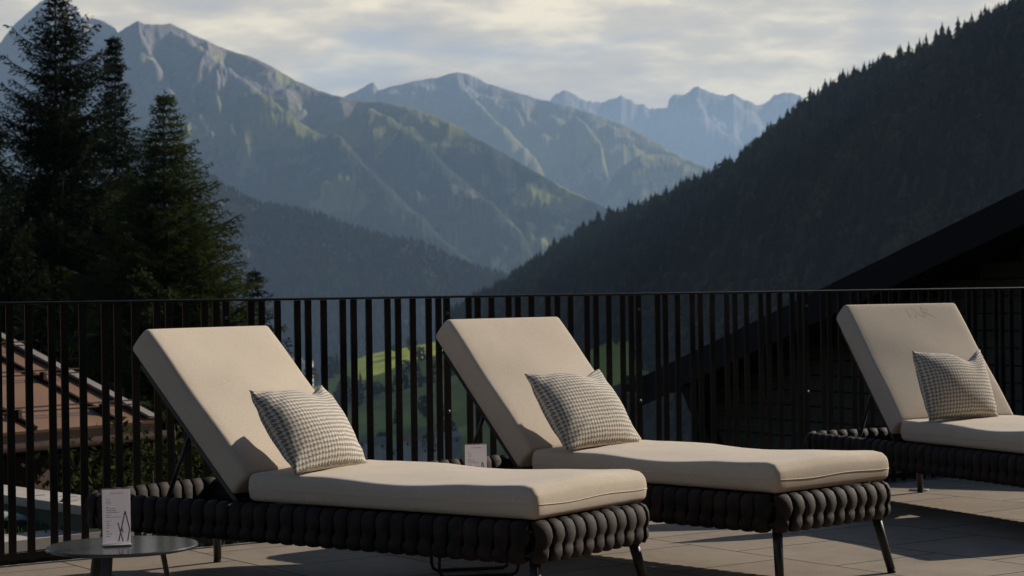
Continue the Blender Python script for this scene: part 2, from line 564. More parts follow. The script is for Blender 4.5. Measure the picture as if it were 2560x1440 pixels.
fence = empty('metal_fence', (FX, FY, 0), rzF)
tag(fence, 'black metal fence of unevenly spaced flat bars along the terrace edge', 'fence')
T0, T1 = -1.9, 8.6
MB().box(((T0 + T1) / 2, .03, 1.1216), (T1 - T0, .046, .012), bevel=.0045).build('handrail', M['fence_metal'], fence)
MB().box(((T0 + T1) / 2, .03, .035), (T1 - T0, .012, .03)).build('lower_rail', M['fence_metal'], fence)
MB().box(((T0 + T1) / 2, -.004, -.02), (T1 - T0, .02, .05)).build('edge_strip', M['edge'], fence)
post_me = bar_me = bolt_me = None
PER = 1.18 / 5 * FS
k0 = int(math.floor((T0 - .96) / PER)); k1 = int((T1 - .96) / PER)
nb = 0
PANEL = (.1255, .178, .260, .362, .418, .500, .602, .660, .742, .845, .903, .985, 1.075, 1.131)
for k in range(-2, 6):
    for off in PANEL:
        t = (.932 + k * 1.18 + off) * FS
        if t < -.55 or t > 6.8: continue
        if bar_me is None:
            o = MB().box((0, 0, .50), (.034, .010, 1.23), bevel=.0015).build('baluster', M['fence_metal'], fence); bar_me = o.data
        else:
            o = bpy.data.objects.new('baluster', bar_me); COL.objects.link(o); o.parent = fence
        o.location = (t, .03, 0); nb += 1
for j in range(-2, 6):
    t = (2.112 + 1.18 * j) * FS
    if t < T0 or t > T1: continue
    if post_me is None:
        o = MB().box((0, 0, .49), (.034, .016, 1.25), bevel=.002).build('post', M['fence_metal'], fence); post_me = o.data
    else:
        o = bpy.data.objects.new('post', post_me); COL.objects.link(o); o.parent = fence
    o.location = (t, .033, 0)
    for z in (1.04, .555):
        if bolt_me is None:
            q = MB().lathe([(.004, 0), (.0085, .001), (.0085, .005), (.004, .008)], seg=12).build('bolt', M['bolt'], o); bolt_me = q.data
        else:
            q = bpy.data.objects.new('bolt', bolt_me); COL.objects.link(q); q.parent = o
        q.location = (-.002, -.008, z); q.rotation_euler = (R(90), 0, 0)

# unseen timber front added behind the camera to block sky light and deepen shadows
ht = empty('unseen_sky_blocker', (FX + NF.x * 15.5, FY + NF.y * 15.5, 0), rzF)
tag(ht, 'unseen timber clad front with balconies, added behind the terrace to block sky light', 'light blocker')
MB().box((4, -4, 6.5), (70, 8, 14)).build('wall', M['blocker_wall'], ht)
for r_ in range(4):
    for c_ in range(-7, 9):
        wn = MB().box((4 + c_ * 4, .03, 1.6 + r_ * 3.2), (1.9, .10, 2.0), bevel=.01).build('window', M['black_timber'], ht)
        MB().box((4 + c_ * 4, .085, 1.6 + r_ * 3.2), (1.7, .02, 1.8)).build('pane', M['dark_panel'], wn)
for r_ in range(1, 4):
    MB().box((4, .7, r_ * 3.2 + .2), (66, 1.39, .16)).build('balcony', M['black_timber'], ht)

# ------------------------------------------------------------------ loungers
LW, LL = .735, 2.2
ZT, ZB = .352, .229

def rrect(u, a0=0., a1=LL, b0=0., b1=LW, r=.09):
    """point, tangent, outward normal on a rounded rectangle at arclength u (local lounger x, b)"""
    lx, ly = a1 - a0 - 2 * r, b1 - b0 - 2 * r
    q = PI * r / 2
    per = 2 * (lx + ly) + 4 * q
    u = u % per
    segs = [('l', lx, (a0 + r, b0), (1, 0), (0, -1)), ('c', q, (a1 - r, b0 + r), -90), ('l', ly, (a1, b0 + r), (0, 1), (1, 0)), ('c', q, (a1 - r, b1 - r), 0),
            ('l', lx, (a1 - r, b1), (-1, 0), (0, 1)), ('c', q, (a0 + r, b1 - r), 90), ('l', ly, (a0, b1 - r), (0, -1), (-1, 0)), ('c', q, (a0 + r, b0 + r), 180)]
    for s in segs:
        if u <= s[1] + 1e-9:
            if s[0] == 'l':
                return (s[2][0] + s[3][0] * u, s[2][1] + s[3][1] * u), s[3], s[4]
            a = R(s[3]) + u / r
            n = (math.cos(a), math.sin(a))
            return (s[2][0] + r * n[0], s[2][1] + r * n[1]), (-n[1], n[0]), n
        u -= s[1]
PERIM = 2 * (LL - .18 + LW - .18) + 2 * PI * .09

def woven_band():
    N = round(PERIM / .0650)
    pitch = PERIM / N
    mb = MB()
    zm = (ZT + ZB) / 2
    for i in range(N):
        u0 = (i + .5) * pitch
        lean = .009
        ph = .004 if i % 2 else -.004
        # closed path of (normal offset, z, width factor, lateral shift)
        HH = ZT - ZB
        fz = lambda q: ZB + HH * q
        path = [(.013, fz(.98), 1.0, 0), (.021, fz(.84), 1.04, -.2), (.023, fz(.66), 1.04, -.5), (.020, fz(.50) + ph, .93, -.2),
                (.016, fz(.39) + ph, .86, .3), (.020, fz(.28), .98, .8), (.020, fz(.14), 1.0, 1.), (.011, fz(.0), .95, .8), (-.008, fz(.01), .9, .5),
                (-.019, fz(.2), .95, .2), (-.018, fz(.42), .85, -.2), (-.019, fz(.62), 1., -.5), (-.016, fz(.9), 1., -.2), (-.002, fz(1.05), .98, 0)]
        n = len(path); seg = 8
        jit = random.uniform(-.002, .002)
        vs, fs = [], []
        for k, (no, z, wf, sh) in enumerate(path):
            pn, pz = path[(k + 1) % n][:2]; mn, mz = path[k - 1][:2]
            tx, tz = pn - mn, pz - mz
            l = math.hypot(tx, tz)
            ox, oz = -tz / l, tx / l         # in the (normal, z) plane, away from the loop centre
            if ox * (no - .001) + oz * (z - zm) < 0: ox, oz = -ox, -oz
            (cx, cb_), tg, nm = rrect(u0 + sh * lean + jit)
            for q in range(seg):
                a = 2 * PI * q / seg
                ca, sa = math.cos(a), math.sin(a)
                wv = .0326 * wf * math.copysign(abs(ca) ** .8, ca)
                th = .0095 * math.copysign(abs(sa) ** .9, sa)
                N_ = no + ox * th; Z_ = z + oz * th
                vs.append((cx + tg[0] * wv + nm[0] * N_, -(cb_ + tg[1] * wv + nm[1] * N_), Z_))
        for k in range(n):
            j = (k + 1) % n
            for q in range(seg):
                r_ = (q + 1) % seg
                fs.append((k * seg + q, k * seg + r_, j * seg + r_, j * seg + q))
        mb.add(vs, fs, True)
    return mb

def loop_pts(inset, z, n=120):
    return [((p := rrect(PERIM * i / n)[0])[0] - rrect(PERIM * i / n)[2][0] * inset, -(p[1] - rrect(PERIM * i / n)[2][1] * inset), z) for i in range(n)]

def seat_cushion(A0, A1, CW):
    lx, ly, lz = (A1 - A0) / 2, CW / 2, .106 / 2
    vs, fs = rounded_box(lx, ly, lz, .021, 34, 18, 3, 5)
    out = []
    for x, y, z in vs:
        u, v = x / lx, y / ly
        s = max(0., z / lz)
        crown = .012 * (1 - v * v) * (1 - .5 * u ** 4)
        sag = -.011 * math.exp(-((u + .05) / .45) ** 2) + .012 * math.exp(-((u + .95) / .22) ** 2)
        z2 = z + s * (crown + sag + .003 * math.sin(7 * u + 2) * math.cos(4 * v) + .0018 * float(fbm(np.array(u * 3.1), np.array(v * 2.2), 3, 8)))
        z2 -= s * .020 * max(0., (-u - .93) / .07) ** 2
        bul = .008 * (1 - (z / lz) ** 2)
        y2 = y + math.copysign(bul * min(1, abs(v)) ** 6, y)
        x2 = x + math.copysign(bul * min(1, abs(u)) ** 8, x)
        out.append((x2 + (A0 + A1) / 2, y2 - LW / 2, z2 + .368 + lz))
    return MB().add(out, fs, True)

def seam_ring(A0, A1, CW, z, rad, off=.004):
    pts = []
    lx, ly, r = (A1 - A0) / 2 + off, CW / 2 + off, .024
    for k in range(160):
        p = rrect((2 * (2 * lx - 2 * r + 2 * ly - 2 * r) + 2 * PI * r) * k / 160, -lx, lx, -ly, ly, r)[0]
        pts.append((p[0] + (A0 + A1) / 2, p[1] - LW / 2, z + .003 * math.sin(k * .35)))
    return MB().tube(pts, rad, 5, closed=True)

def back_cushion(ang, CW, JA, BL, BT):
    lx, ly, lz = BL / 2, CW / 2, BT / 2
    vs, fs = rounded_box(lx, ly, lz, .021, 26, 18, 4, 5)
    ca, sa = math.cos(ang), math.sin(ang)
    out = []
    for x, y, z in vs:
        u, v = x / lx, y / ly
        s = max(0., z / lz)
        z2 = z + s * (.012 * (1 - v * v) * (1 - u * u * .8) + .0025 * math.sin(5 * u + 1) * math.cos(3 * v)) - .5 * (1 - s) * 0
        bul = .007 * (1 - (z / lz) ** 2)
        y2 = y + math.copysign(bul * min(1, abs(v)) ** 6, y)
        t = x + lx; n = z2 - lz          # front face at n = 0
        out.append((JA + t * ca - n * sa * 1.0 * -1 * -1, y2 - LW / 2, .468 + t * sa + n * ca))
    return MB().add(out, fs, True)

def back_pt(ang, JA, t, n, b):
    """t up along the front of the backrest, n behind it, b across from the near side"""
    ca, sa = math.cos(ang), math.sin(ang)
    return Vector((JA + t * ca + n * sa, -b, .468 + t * sa - n * ca))

def make_lounger(name, label, loc, rot_deg, ang_deg, emblem=False):
    root = empty(name, loc, PI / 2 - R(rot_deg))
    tag(root, label, 'lounger', 'woven sun loungers on the terrace')
    ang = R(ang_deg)
    JA, CW = 1.315, .70
    woven_band().build('woven_band', M['strap'], root)
    fr = MB()
    fr.tube(loop_pts(.0, ZT - .022), .010, 8, closed=True)
    fr.tube(loop_pts(.0, ZB + .022), .010, 8, closed=True)
    fr.box((.67, -LW / 2, ZT - .012), (1.27, LW - .09, .016))
    fr.box((1.78, -LW / 2, ZB + .02), (.8, LW - .09, .012))
    for b_ in (.06, LW - .06):
        fr.bar((1.30, -b_, ZT - .03), (2.16, -b_, ZT - .06), .022, .03)
    fr.build('frame', M['black_metal'], root)
    for sa, a_top, a_bot in ((0, .05, -.005), (1, 2.12, 2.17)):
        for sb in (0, 1):
            bt, bb = (.068, .018) if sb == 0 else (LW - .068, LW - .018)
            lg = MB().tube([(a_top, -bt, ZB + .05), (a_bot * .97 + a_top * .03, -bb, .012)], [.0205, .0165], 14).build('leg', M['leg_metal'], root)
            MB().tube([(a_bot * .97 + a_top * .03, -bb, .013), (a_bot, -bb, 0)], [.0172, .0165], 14).build('foot_cap', M['rubber'], lg)
    sc = seat_cushion(.004, JA, CW).build('seat_cushion', M['fabric'], root)
    seam_ring(.004, JA, CW, .368 + .050, .0016, .0088).build('piping', M['stitch'], sc)
    # backrest
    vs_src = back_cushion(ang, CW, JA, .775, .122)
    fixed = []
    lx = .775 / 2
    bc = vs_src.build('back_cushion', M['fabric'], root)
    BF = MB()
    for b_ in (.05, LW - .05):
        BF.bar(back_pt(ang, JA, -.02, .135, b_), back_pt(ang, JA, .70, .135, b_), .03, .02)
    for t_ in (.02, .3, .66):
        BF.bar(back_pt(ang, JA, t_, .135, .05), back_pt(ang, JA, t_, .135, LW - .05), .03, .018)
    a_, b2 = back_pt(ang, JA, .0, .128, 0), back_pt(ang, JA, .72, .128, 0)
    c1 = back_pt(ang, JA, .35, .128, LW / 2)
    BF.bar(back_pt(ang, JA, -.01, .127, LW / 2), back_pt(ang, JA, .72, .127, LW / 2), LW - .07, .006, up=(math.sin(ang), 0, -math.cos(ang)))
    BF.build('backrest_frame', M['black_metal'], root)
    ST = MB()
    for b_ in (.12, LW - .12):
        ST.tube([back_pt(ang, JA, .40, .145, b_), (JA + .56, -b_, ZT - .06)], .009, 10)
    ST.tube([back_pt(ang, JA, .40, .145, .12), back_pt(ang, JA, .40, .145, LW - .12)], .008, 8)
    ST.build('support_strut', M['bolt'] if False else M['black_metal'], root)
    if emblem:
        # faint stitched monogram high on the backrest
        em = MB()
        def on(tt, bb_):
            u, v = tt / (.775 / 2) - 1, (bb_ - LW / 2) / (CW / 2)
            return -(.012 * (1 - v * v) * (1 - u * u * .8) + .0025 * math.sin(5 * u + 1) * math.cos(3 * v))
        def ep(q):
            tt, bb_ = .665 + q[1] * .075, .38 + q[0] * .15
            return back_pt(ang, JA, tt, on(tt, bb_) + .0001, bb_)
        def st(p, q):
            em.tube([ep(p), ep((np.array(p) + np.array(q)) / 2), ep(q)], .0007, 5)
        for p, q in (((0, 1), (0, 0)), ((.2, 1), (.55, 0)), ((.2, 0), (.55, 1)), ((.62, 0), (.62, 1)), ((.62, 1), (.9, .5)), ((.9, .5), (.66, .45)), ((.72, .45), (1., 0))):
            st(p, q)
        em.build('monogram', M['stitch'], bc)
    return root

M['stitch'] = simple('stitch_thread', (.60, .52, .41), .9, 0., .1, 60)
LOUNGERS = [((.0612, 6.5797, 0), -54.2, 45.5), ((.969, 7.33, 0), -43.55, 46.4), ((2.4303, 8.6045, 0), -23.03, 49.3)]
LLAB = ['beige cushioned lounger with dark woven base, beside the round table with the card',
        'beige cushioned lounger with dark woven base, between the two other loungers',
        'beige lounger with faint monogram on its backrest, standing apart by the dark fence']
lo = [make_lounger('sun_lounger', LLAB[i], LOUNGERS[i][0], LOUNGERS[i][1], LOUNGERS[i][2], i == 2) for i in range(3)]

# ------------------------------------------------------------------ pillows
def pillow_mesh(Wd, Hd, T, seed, chop=.03):
    N = 44
    vs, uv = [], []
    idx = {}
    def edge_in(q): return .035 * (1 - q * q) ** 1.0
    for side in (1, -1):
        for i in range(N + 1):
            for j in range(N + 1):
                u, v = -1 + 2 * i / N, -1 + 2 * j / N
                u = math.copysign(abs(u) ** .85, u); v = math.copysign(abs(v) ** .85, v)
                key = (i, j) if i in (0, N) or j in (0, N) else (i, j, side)
                if key in idx: continue
                x = u * Wd / 2 * (1 - edge_in(v) * abs(u) ** 2)
                y = v * Hd / 2 * (1 - edge_in(u) * abs(v) ** 2)
                # chopped top edge with two ears
                if v > 0: y -= chop * math.exp(-((u - .45) / .30) ** 2) * v ** 2.5
                y -= .012 * (1 - u * u) * max(0, v)
                th = T / 2 * ((1 - u ** 2) ** .55) * ((1 - v ** 2) ** .55)
                th *= 1 + .10 * math.sin(3.1 * u + seed) * math.cos(2.6 * v + 1.7 * seed)
                th *= 1 - .22 * max(0, v) * math.exp(-((u - .45) / .28) ** 2)
                wr = .004 * math.sin(14 * (u - v) + seed * 3) * (abs(u * v) ** 1.2)
                idx[key] = len(vs)
                vs.append((x, y, side * th + wr)); uv.append(((u + 1) / 2 * Wd / .46, (v + 1) / 2 * Hd / .46))
    fs = []
    def g(i, j, s):
        return idx[(i, j)] if (i in (0, N) or j in (0, N)) else idx[(i, j, s)]
    for s in (1, -1):
        for i in range(N):
            for j in range(N):
                q = [g(i, j, s), g(i + 1, j, s), g(i + 1, j + 1, s), g(i, j + 1, s)]
                fs.append(q if s == 1 else q[::-1])
    me = np_mesh('pillow', vs, fs, True)
    ul = me.uv_layers.new(name='UVMap')
    li = np.empty(len(me.loops), np.int32); me.loops.foreach_get('vertex_index', li)
    ul.data.foreach_set('uv', np.asarray(uv, np.float32)[li].ravel())
    return me

PIL = [((.0, -.005), (1.06, 1.105), 55, 'houndstooth pillow leaning on the backrest of the lounger beside the round table', 1.3, (.47, .37), .030),
       ((.0, -.02), (1.075, 1.12), 55, 'houndstooth pillow leaning on the backrest of the lounger between the two others', 2.1, (.50, .385), .026),
       ((.0, .0), (1.05, 1.10), 70, 'houndstooth pillow on the lounger with the faint monogram', 3.4, (.45, .36), .055)]
for i, (bb, aa, lean, lab, seed, sz, chop) in enumerate(PIL):
    me = pillow_mesh(sz[0], sz[1], .175, seed, chop)
    o = link('pillow', me, M['hound'])
    tag(o, lab, 'pillow', 'houndstooth pillows on the loungers')
    # local lounger frame: bottom edge from (a0,b0) near to (a1,b1) far; leans up toward the head
    p0 = Vector((aa[0], -bb[1] - .0, .482)); 
    xdir = Vector((aa[1] - aa[0], -.465, 0)).normalized()
    hd = Vector((0, 0, 1)).cross(xdir) * -1
    if hd.x < 0: hd = -hd
    ydir = hd * math.cos(R(lean)) + Vector((0, 0, 1)) * math.sin(R(lean))
    zdir = xdir.cross(ydir)
    ctr = p0 + xdir * sz[0] / 2 + ydir * sz[1] / 2
    L = Matrix.Translation(lo[i].location) @ Matrix.Rotation(lo[i].rotation_euler.z, 4, 'Z')
    Mx = Matrix((xdir, ydir, zdir)).transposed().to_4x4(); Mx.translation = ctr
    o.matrix_world = L @ Mx

# ------------------------------------------------------------------ side tables and card stands
TZ = .345
def round_table(name, label, c, base):
    root = empty(name, (c[0], c[1], 0), .2)
    tag(root, label, 'table', 'round side tables')
    top = MB().lathe([(.225, TZ - .013), (.239, TZ - .010), (.241, TZ - .004), (.238, TZ), (.10, TZ), (.001, TZ)], seg=72).build('table_top', M['tabletop'], root)
    if base == 'legs':
        for k in range(3):
            a = R(-112 + 120 * k)
            d = Vector((math.cos(a), math.sin(a), 0))
            MB().bar(d * .125 + Vector((0, 0, TZ - .013)), d * .185 + Vector((0, 0, 0)), .034, .014, up=d, bevel=.003).build('leg', M['leg_metal'], root)
    else:
        for s in (-1, 1):
            y = .1 * s
            pts = [(-.15, y, TZ - .014), (-.16, y, .04), (-.152, y, .016), (-.135, y, .008), (.135, y, .008), (.152, y, .016), (.16, y, .04), (.15, y, TZ - .014)]
            MB().tube(pts, .007, 10).build('leg', M['black_metal'], root)
    return root

def card_stand(label, c, yaw, lines):
    root = empty('card_stand', (c[0], c[1], TZ + .0015), yaw)
    tag(root, label, 'card stand', 'acrylic card stands')
    W, H = .090, .180
    MB().box((0, 0, .003), (W, .062, .004), bevel=.0012).build('base', M['glint_white'], root)
    MB().box((0, -.0042, .003 + H / 2), (W, .0018, H)).build('cover', M['acrylic'], root)
    pp = MB().box((0, -.0022, .006 + H / 2 - .004), (W - .002, .0008, H - .008)).build('card', M['paper'], root)
    tx = MB(); yy = -.0031
    yp = -.00274
    def ln(x0, x1, z):
        x = x0
        while x < x1 - .001:
            L = min(random.uniform(.004, .011), x1 - x)
            tx.box(((x + x + L) / 2, yp, z), (L, .0002, .0019))
            x += L + .0018
    ln(-.018, .022, .166)
    for z, x1 in lines: ln(-.032, x1, z)
    tx.build('text', M['ink'], pp)
    lg = MB()
    def st(a, b, w=.0040):
        lg.bar((a[0], yp - .0002, a[1]), (b[0], yp - .0002, b[1]), .0002, w, up=(b[1] - a[1], 0, -(b[0] - a[0])))
    st((.004, .072), (.020, .012)); st((.027, .108), (.006, .012)); st((.027, .108), (.041, .050)); st((.041, .050), (.034, .012)); st((.020, .040), (.0155, .060))
    st((.022, .102), (.032, .102), .002)
    lg.build('logo', M['logo'], pp)
    return root

LINES = [(.146, -.020), (.139, -.016), (.133, -.016), (.122, -.022), (.117, -.003), (.111, -.001), (.105, .010), (.097, -.018), (.090, .014), (.077, -.020),
         (.070, -.020), (.063, -.018), (.056, -.021), (.045, -.022), (.037, -.013), (.029, -.020)]
tc1 = at_z(306, 1362, TZ)
round_table('side_table', 'small round dark table with glossy top and splayed legs, in full view', tc1, 'legs')
tp = at_z(292, 1364, TZ)
card_stand('clear stand with white printed card on the round table in plain view', tp, R(14), LINES)
tc2 = at(1183, 1194, 7.95)
round_table('side_table', 'round table with bent wire base, nearly all hidden behind a seat cushion', (tc2.x, tc2.y), 'wire')
tp2 = at(1190, 1192, 7.93)
card_stand('clear stand with white printed card half hidden behind the seat cushion', (tp2.x, tp2.y), R(10), LINES)

# small metal drain plate on the tiles
dp = at_z(2298, 1226, 0)
o = MB().lathe([(.055, 0), (.055, .006), (.05, .009), (.001, .009)], seg=32).build('drain_cover', M['edge'])
o.location = (dp.x, dp.y, .0005); tag(o, 'small round metal plate on the tiles by a leg of the lounger with the monogram', 'drain cover')
# ------------------------------------------------------------------ distant terrain
def interp_line(line, x):
    a = np.array(line, float)
    y = np.interp(x, a[:, 0], a[:, 1]); r = np.interp(x, a[:, 0], a[:, 2])
    return y, r

def ray_np(px, py):
    X, Y = px - 1280, py - 720
    c, s = math.cos(ROLL), math.sin(ROLL)
    X, Y = c * X - s * Y, s * X + c * Y
    a, b, d = X / FPX, np.ones_like(X), -Y / FPX
    c, s = math.cos(PITCH), math.sin(PITCH)
    b, d = b * c - d * s, b * s + d * c
    return a, b, d

def ridge_mesh(name, mat, x0, x1, ncol, main, spurs, front, back, nrow, slope, amp, lam, jag, seed, base=-138., smooth=True, power=1.0):
    xs = np.linspace(x0, x1, ncol)
    y, Rm = interp_line(main, xs)
    y = y + jag * fbm(xs / 38., xs * 0 + seed, 4, seed, .6)
    a, b, d = ray_np(xs, y)
    hl = np.hypot(a, b)
    ux, uy = a / hl, b / hl
    zc = EYE + Rm * d / hl
    t = np.linspace(0, 1, nrow)
    q = np.where(t < .22, -back * ((.22 - t) / .22) ** 1.3, front * ((t - .22) / .78) ** 1.25)
    q[np.argmin(np.abs(q))] = 0.
    rr = Rm[:, None] - q[None, :]
    def surf(zc_, Rc, sl, soft=.05):
        dd = np.abs(rr - Rc[:, None])
        e = lam * soft
        return zc_[:, None] - sl * ((np.sqrt(dd * dd + e * e) - e) ** power) * (front ** (1 - power))
    h = surf(zc, Rm, slope)
    dist = np.abs(q)[None, :] + 0 * rr
    for sp_, ssl in spurs:
        ok = (xs >= sp_[0][0]) & (xs <= sp_[-1][0])
        ys, Rs = interp_line(sp_, xs)
        ys = ys + 16 * np.exp(-(xs - sp_[0][0]) / 45.) + 60 * np.clip((xs - sp_[-1][0] + 60) / 60., 0, 1)
        ys = ys + jag * .8 * fbm(xs / 40., xs * 0 + seed + 5, 4, seed + 9, .6)
        a2, b2, d2 = ray_np(xs, ys)
        zs = EYE + Rs * d2 / np.hypot(a2, b2)
        hs = surf(zs, Rs, ssl, .3)
        hs = np.where(ok[:, None], hs, -9999)
        dist = np.where(hs > h, np.abs(rr - Rs[:, None]), dist)
        h = np.maximum(h, hs)
    lat = np.arctan2(ux, uy)[:, None] * Rm.mean() + 0 * rr
    wx = fbm(lat / (lam * 2.2), rr / (lam * 2.2), 3, seed + 3) * lam * 1.1
    g = ridged((lat + wx) / lam, (rr + wx * .9) / (lam * 1.7), 5, seed + 1) - .9
    g2 = fbm(lat / (lam * .5), rr / (lam * .5), 4, seed + 2)
    A = amp * (1 - np.exp(-dist / (lam * .55)))
    h = h + A * (g * .42 + g2 * .36)
    h = np.maximum(h, base)
    vx = ux[:, None] * rr; vy = uy[:, None] * rr
    V = np.stack([vx, vy, h], -1)
    I = np.arange(ncol * nrow).reshape(ncol, nrow)
    F = np.stack([I[:-1, :-1], I[1:, :-1], I[1:, 1:], I[:-1, 1:]], -1).reshape(-1, 4)
    me = np_mesh(name, V.reshape(-1, 3), F, smooth)
    o = link(name, me, mat)
    return o, V

mm_far = mountain_mat('far_mountain', 420, 900, 1500, meadow=(.17, .18, .07), rock=(.26, .22, .20))
mm_2 = mountain_mat('second_mountain', 500, 860, 1100, meadow=(.20, .20, .06), rock=(.22, .20, .18), patch=.75)
mm_1 = mountain_mat('main_mountain', 400, 560, 700, meadow=(.12, .13, .04), rock=(.22, .195, .175), patch=.75)
mm_l = mountain_mat('wooded_ridge', 700, 1200, 300, forest=(.016, .026, .016))

o, _ = ridge_mesh('mountain_range', mm_far, 1300, 2120, 420,
    [(1300, 300, 17500), (1370, 262, 17500), (1388, 234, 17500), (1412, 224, 17500), (1440, 238, 17500), (1470, 256, 17500), (1505, 258, 17500), (1535, 244, 17500), (1553, 238, 17500),
     (1572, 250, 17500), (1592, 262, 17500), (1610, 258, 17500), (1624, 272, 17500), (1650, 270, 17500), (1668, 268, 17300), (1672, 248, 17300), (1690, 236, 17300), (1720, 234, 17300), (1745, 216, 17300),
     (1775, 230, 17300), (1800, 238, 17300), (1830, 234, 17300), (1860, 248, 17300), (1890, 266, 17300), (1915, 256, 17600), (1935, 238, 17600), (1965, 231, 17600), (2000, 236, 17600), (2020, 262, 17600), (2060, 300, 17600), (2120, 330, 17600)],
    [([(1740, 216, 17200), (1770, 300, 16700), (1840, 350, 16200), (1900, 400, 15700), (1960, 440, 15300)], .7)], 4200, 1500, 90, .62, 330, 620, 5.0, 11)
tag(o, kind='structure')
o, _ = ridge_mesh('mountain_range', mm_2, 780, 1900, 520,
    [(780, 290, 10200), (865, 238, 10200), (895, 226, 10200), (918, 212, 10200), (934, 205, 10200), (946, 226, 10200), (962, 222, 10000), (1000, 210, 10000), (1060, 198, 10000), (1095, 194, 10000), (1120, 186, 10000),
     (1145, 180, 10000), (1170, 186, 10000), (1195, 194, 10000), (1215, 208, 9950), (1250, 220, 9900), (1290, 232, 9850), (1340, 245, 9800), (1380, 254, 9700), (1440, 270, 9600), (1500, 290, 9500), (1560, 312, 9400),
     (1610, 338, 9300), (1660, 368, 9200), (1700, 392, 9100), (1780, 430, 9000), (1900, 480, 8800)],
    [([(1140, 182, 9950), (1190, 250, 9500), (1260, 320, 9100), (1330, 390, 8800), (1400, 470, 8500)], .62),
     ([(1440, 272, 9500), (1500, 350, 9000), (1520, 420, 8700), (1560, 480, 8500)], .6),
     ([(1500, 470, 8300), (1545, 415, 8350), (1600, 385, 8400), (1680, 390, 8400), (1760, 420, 8350), (1850, 470, 8200)], .62)], 3300, 1200, 110, .60, 170, 380, 2.0, 23)
tag(o, kind='structure')
o, _ = ridge_mesh('mountain_range', mm_1, -260, 1700, 760,
    [(-260, 170, 7200), (-100, 140, 7200), (0, 108, 7200), (35, 62, 7200), (62, 38, 7200), (100, 4, 7200), (125, -6, 7200), (160, 2, 7200), (185, 14, 7200), (205, 44, 7100), (235, 46, 7100), (258, 52, 7000), (280, 66, 6900), (296, 82, 6700),
     (312, 70, 6300), (345, 52, 6200), (362, 60, 6200), (400, 61, 6200), (428, 60, 6200), (470, 80, 6150), (520, 104, 6100), (580, 128, 6050), (640, 146, 6000), (690, 172, 5950), (740, 202, 5900), (790, 224, 5850), (830, 236, 5800),
     (870, 248, 5750), (920, 254, 5700), (960, 256, 5650), (1010, 266, 5600), (1060, 280, 5550), (1100, 294, 5500), (1140, 314, 5450), (1200, 350, 5350), (1260, 384, 5250), (1340, 430, 5150), (1420, 474, 5050), (1500, 512, 4950), (1570, 545, 4850), (1700, 610, 4700)],
    [([(428, 61, 6180), (500, 120, 5950), (560, 165, 5780), (620, 205, 5620), (680, 250, 5480), (740, 300, 5330), (800, 335, 5200), (850, 350, 5080), (930, 430, 4880), (1020, 520, 4700), (1120, 610, 4500), (1230, 700, 4300)], .66),
     ([(345, 54, 6150), (400, 170, 5850), (450, 260, 5600), (500, 340, 5400), (545, 420, 5200), (600, 500, 5000), (660, 580, 4850)], .7),
     ([(920, 256, 5650), (1000, 310, 5450), (1060, 350, 5300), (1100, 400, 5150), (1180, 470, 5000), (1280, 560, 4800), (1360, 640, 4600)], .62)], 3000, 900, 150, .62, 125, 280, 1.6, 37)
tag(o, kind='structure')
o_l, V_l = ridge_mesh('wooded_hill', mm_l, 330, 1420, 420,
    [(330, 330, 3100), (430, 400, 3080), (520, 440, 3060), (565, 468, 3050), (625, 505, 3030), (700, 520, 3000), (760, 532, 2980), (800, 542, 2960), (842, 560, 2940), (946, 588, 2900), (1050, 609, 2850), (1092, 630, 2830), (1175, 668, 2790), (1258, 690, 2740), (1340, 730, 2700), (1420, 780, 2650)],
    [], 900, 300, 70, .55, 22, 160, 1.0, 41)
tag(o_l, kind='structure')

# wooded slope on the right
mm_r = simple('forest_floor', (.009, .011, .006), .95, 0., .35, .02)
RL = [(1120, 800, 1700), (1180, 766, 1660), (1237, 738, 1620), (1292, 706, 1590), (1317, 690, 1575), (1396, 630, 1530), (1467, 588, 1490), (1517, 560, 1460), (1600, 540, 1410), (1664, 512, 1370), (1768, 466, 1310), (1830, 432, 1270),
      (1868, 408, 1250), (1893, 378, 1240), (1960, 330, 1200), (2022, 276, 1165), (2081, 238, 1130), (2156, 205, 1090), (2227, 176, 1060), (2290, 150, 1030), (2380, 104, 1000), (2480, 62, 960), (2560, 14, 930), (2700, -70, 880), (2900, -170, 820)]
RL = [(x, y - 3 + max(0, (x - 1800) / 700.) * 14, r * .74) for x, y, r in RL]
o_r, V_r = ridge_mesh('wooded_hillside', mm_r, 1120, 2900, 420, RL, [], 470, 120, 80, .50, 14, 90, 1.5, 53)
tag(o_r, kind='structure')

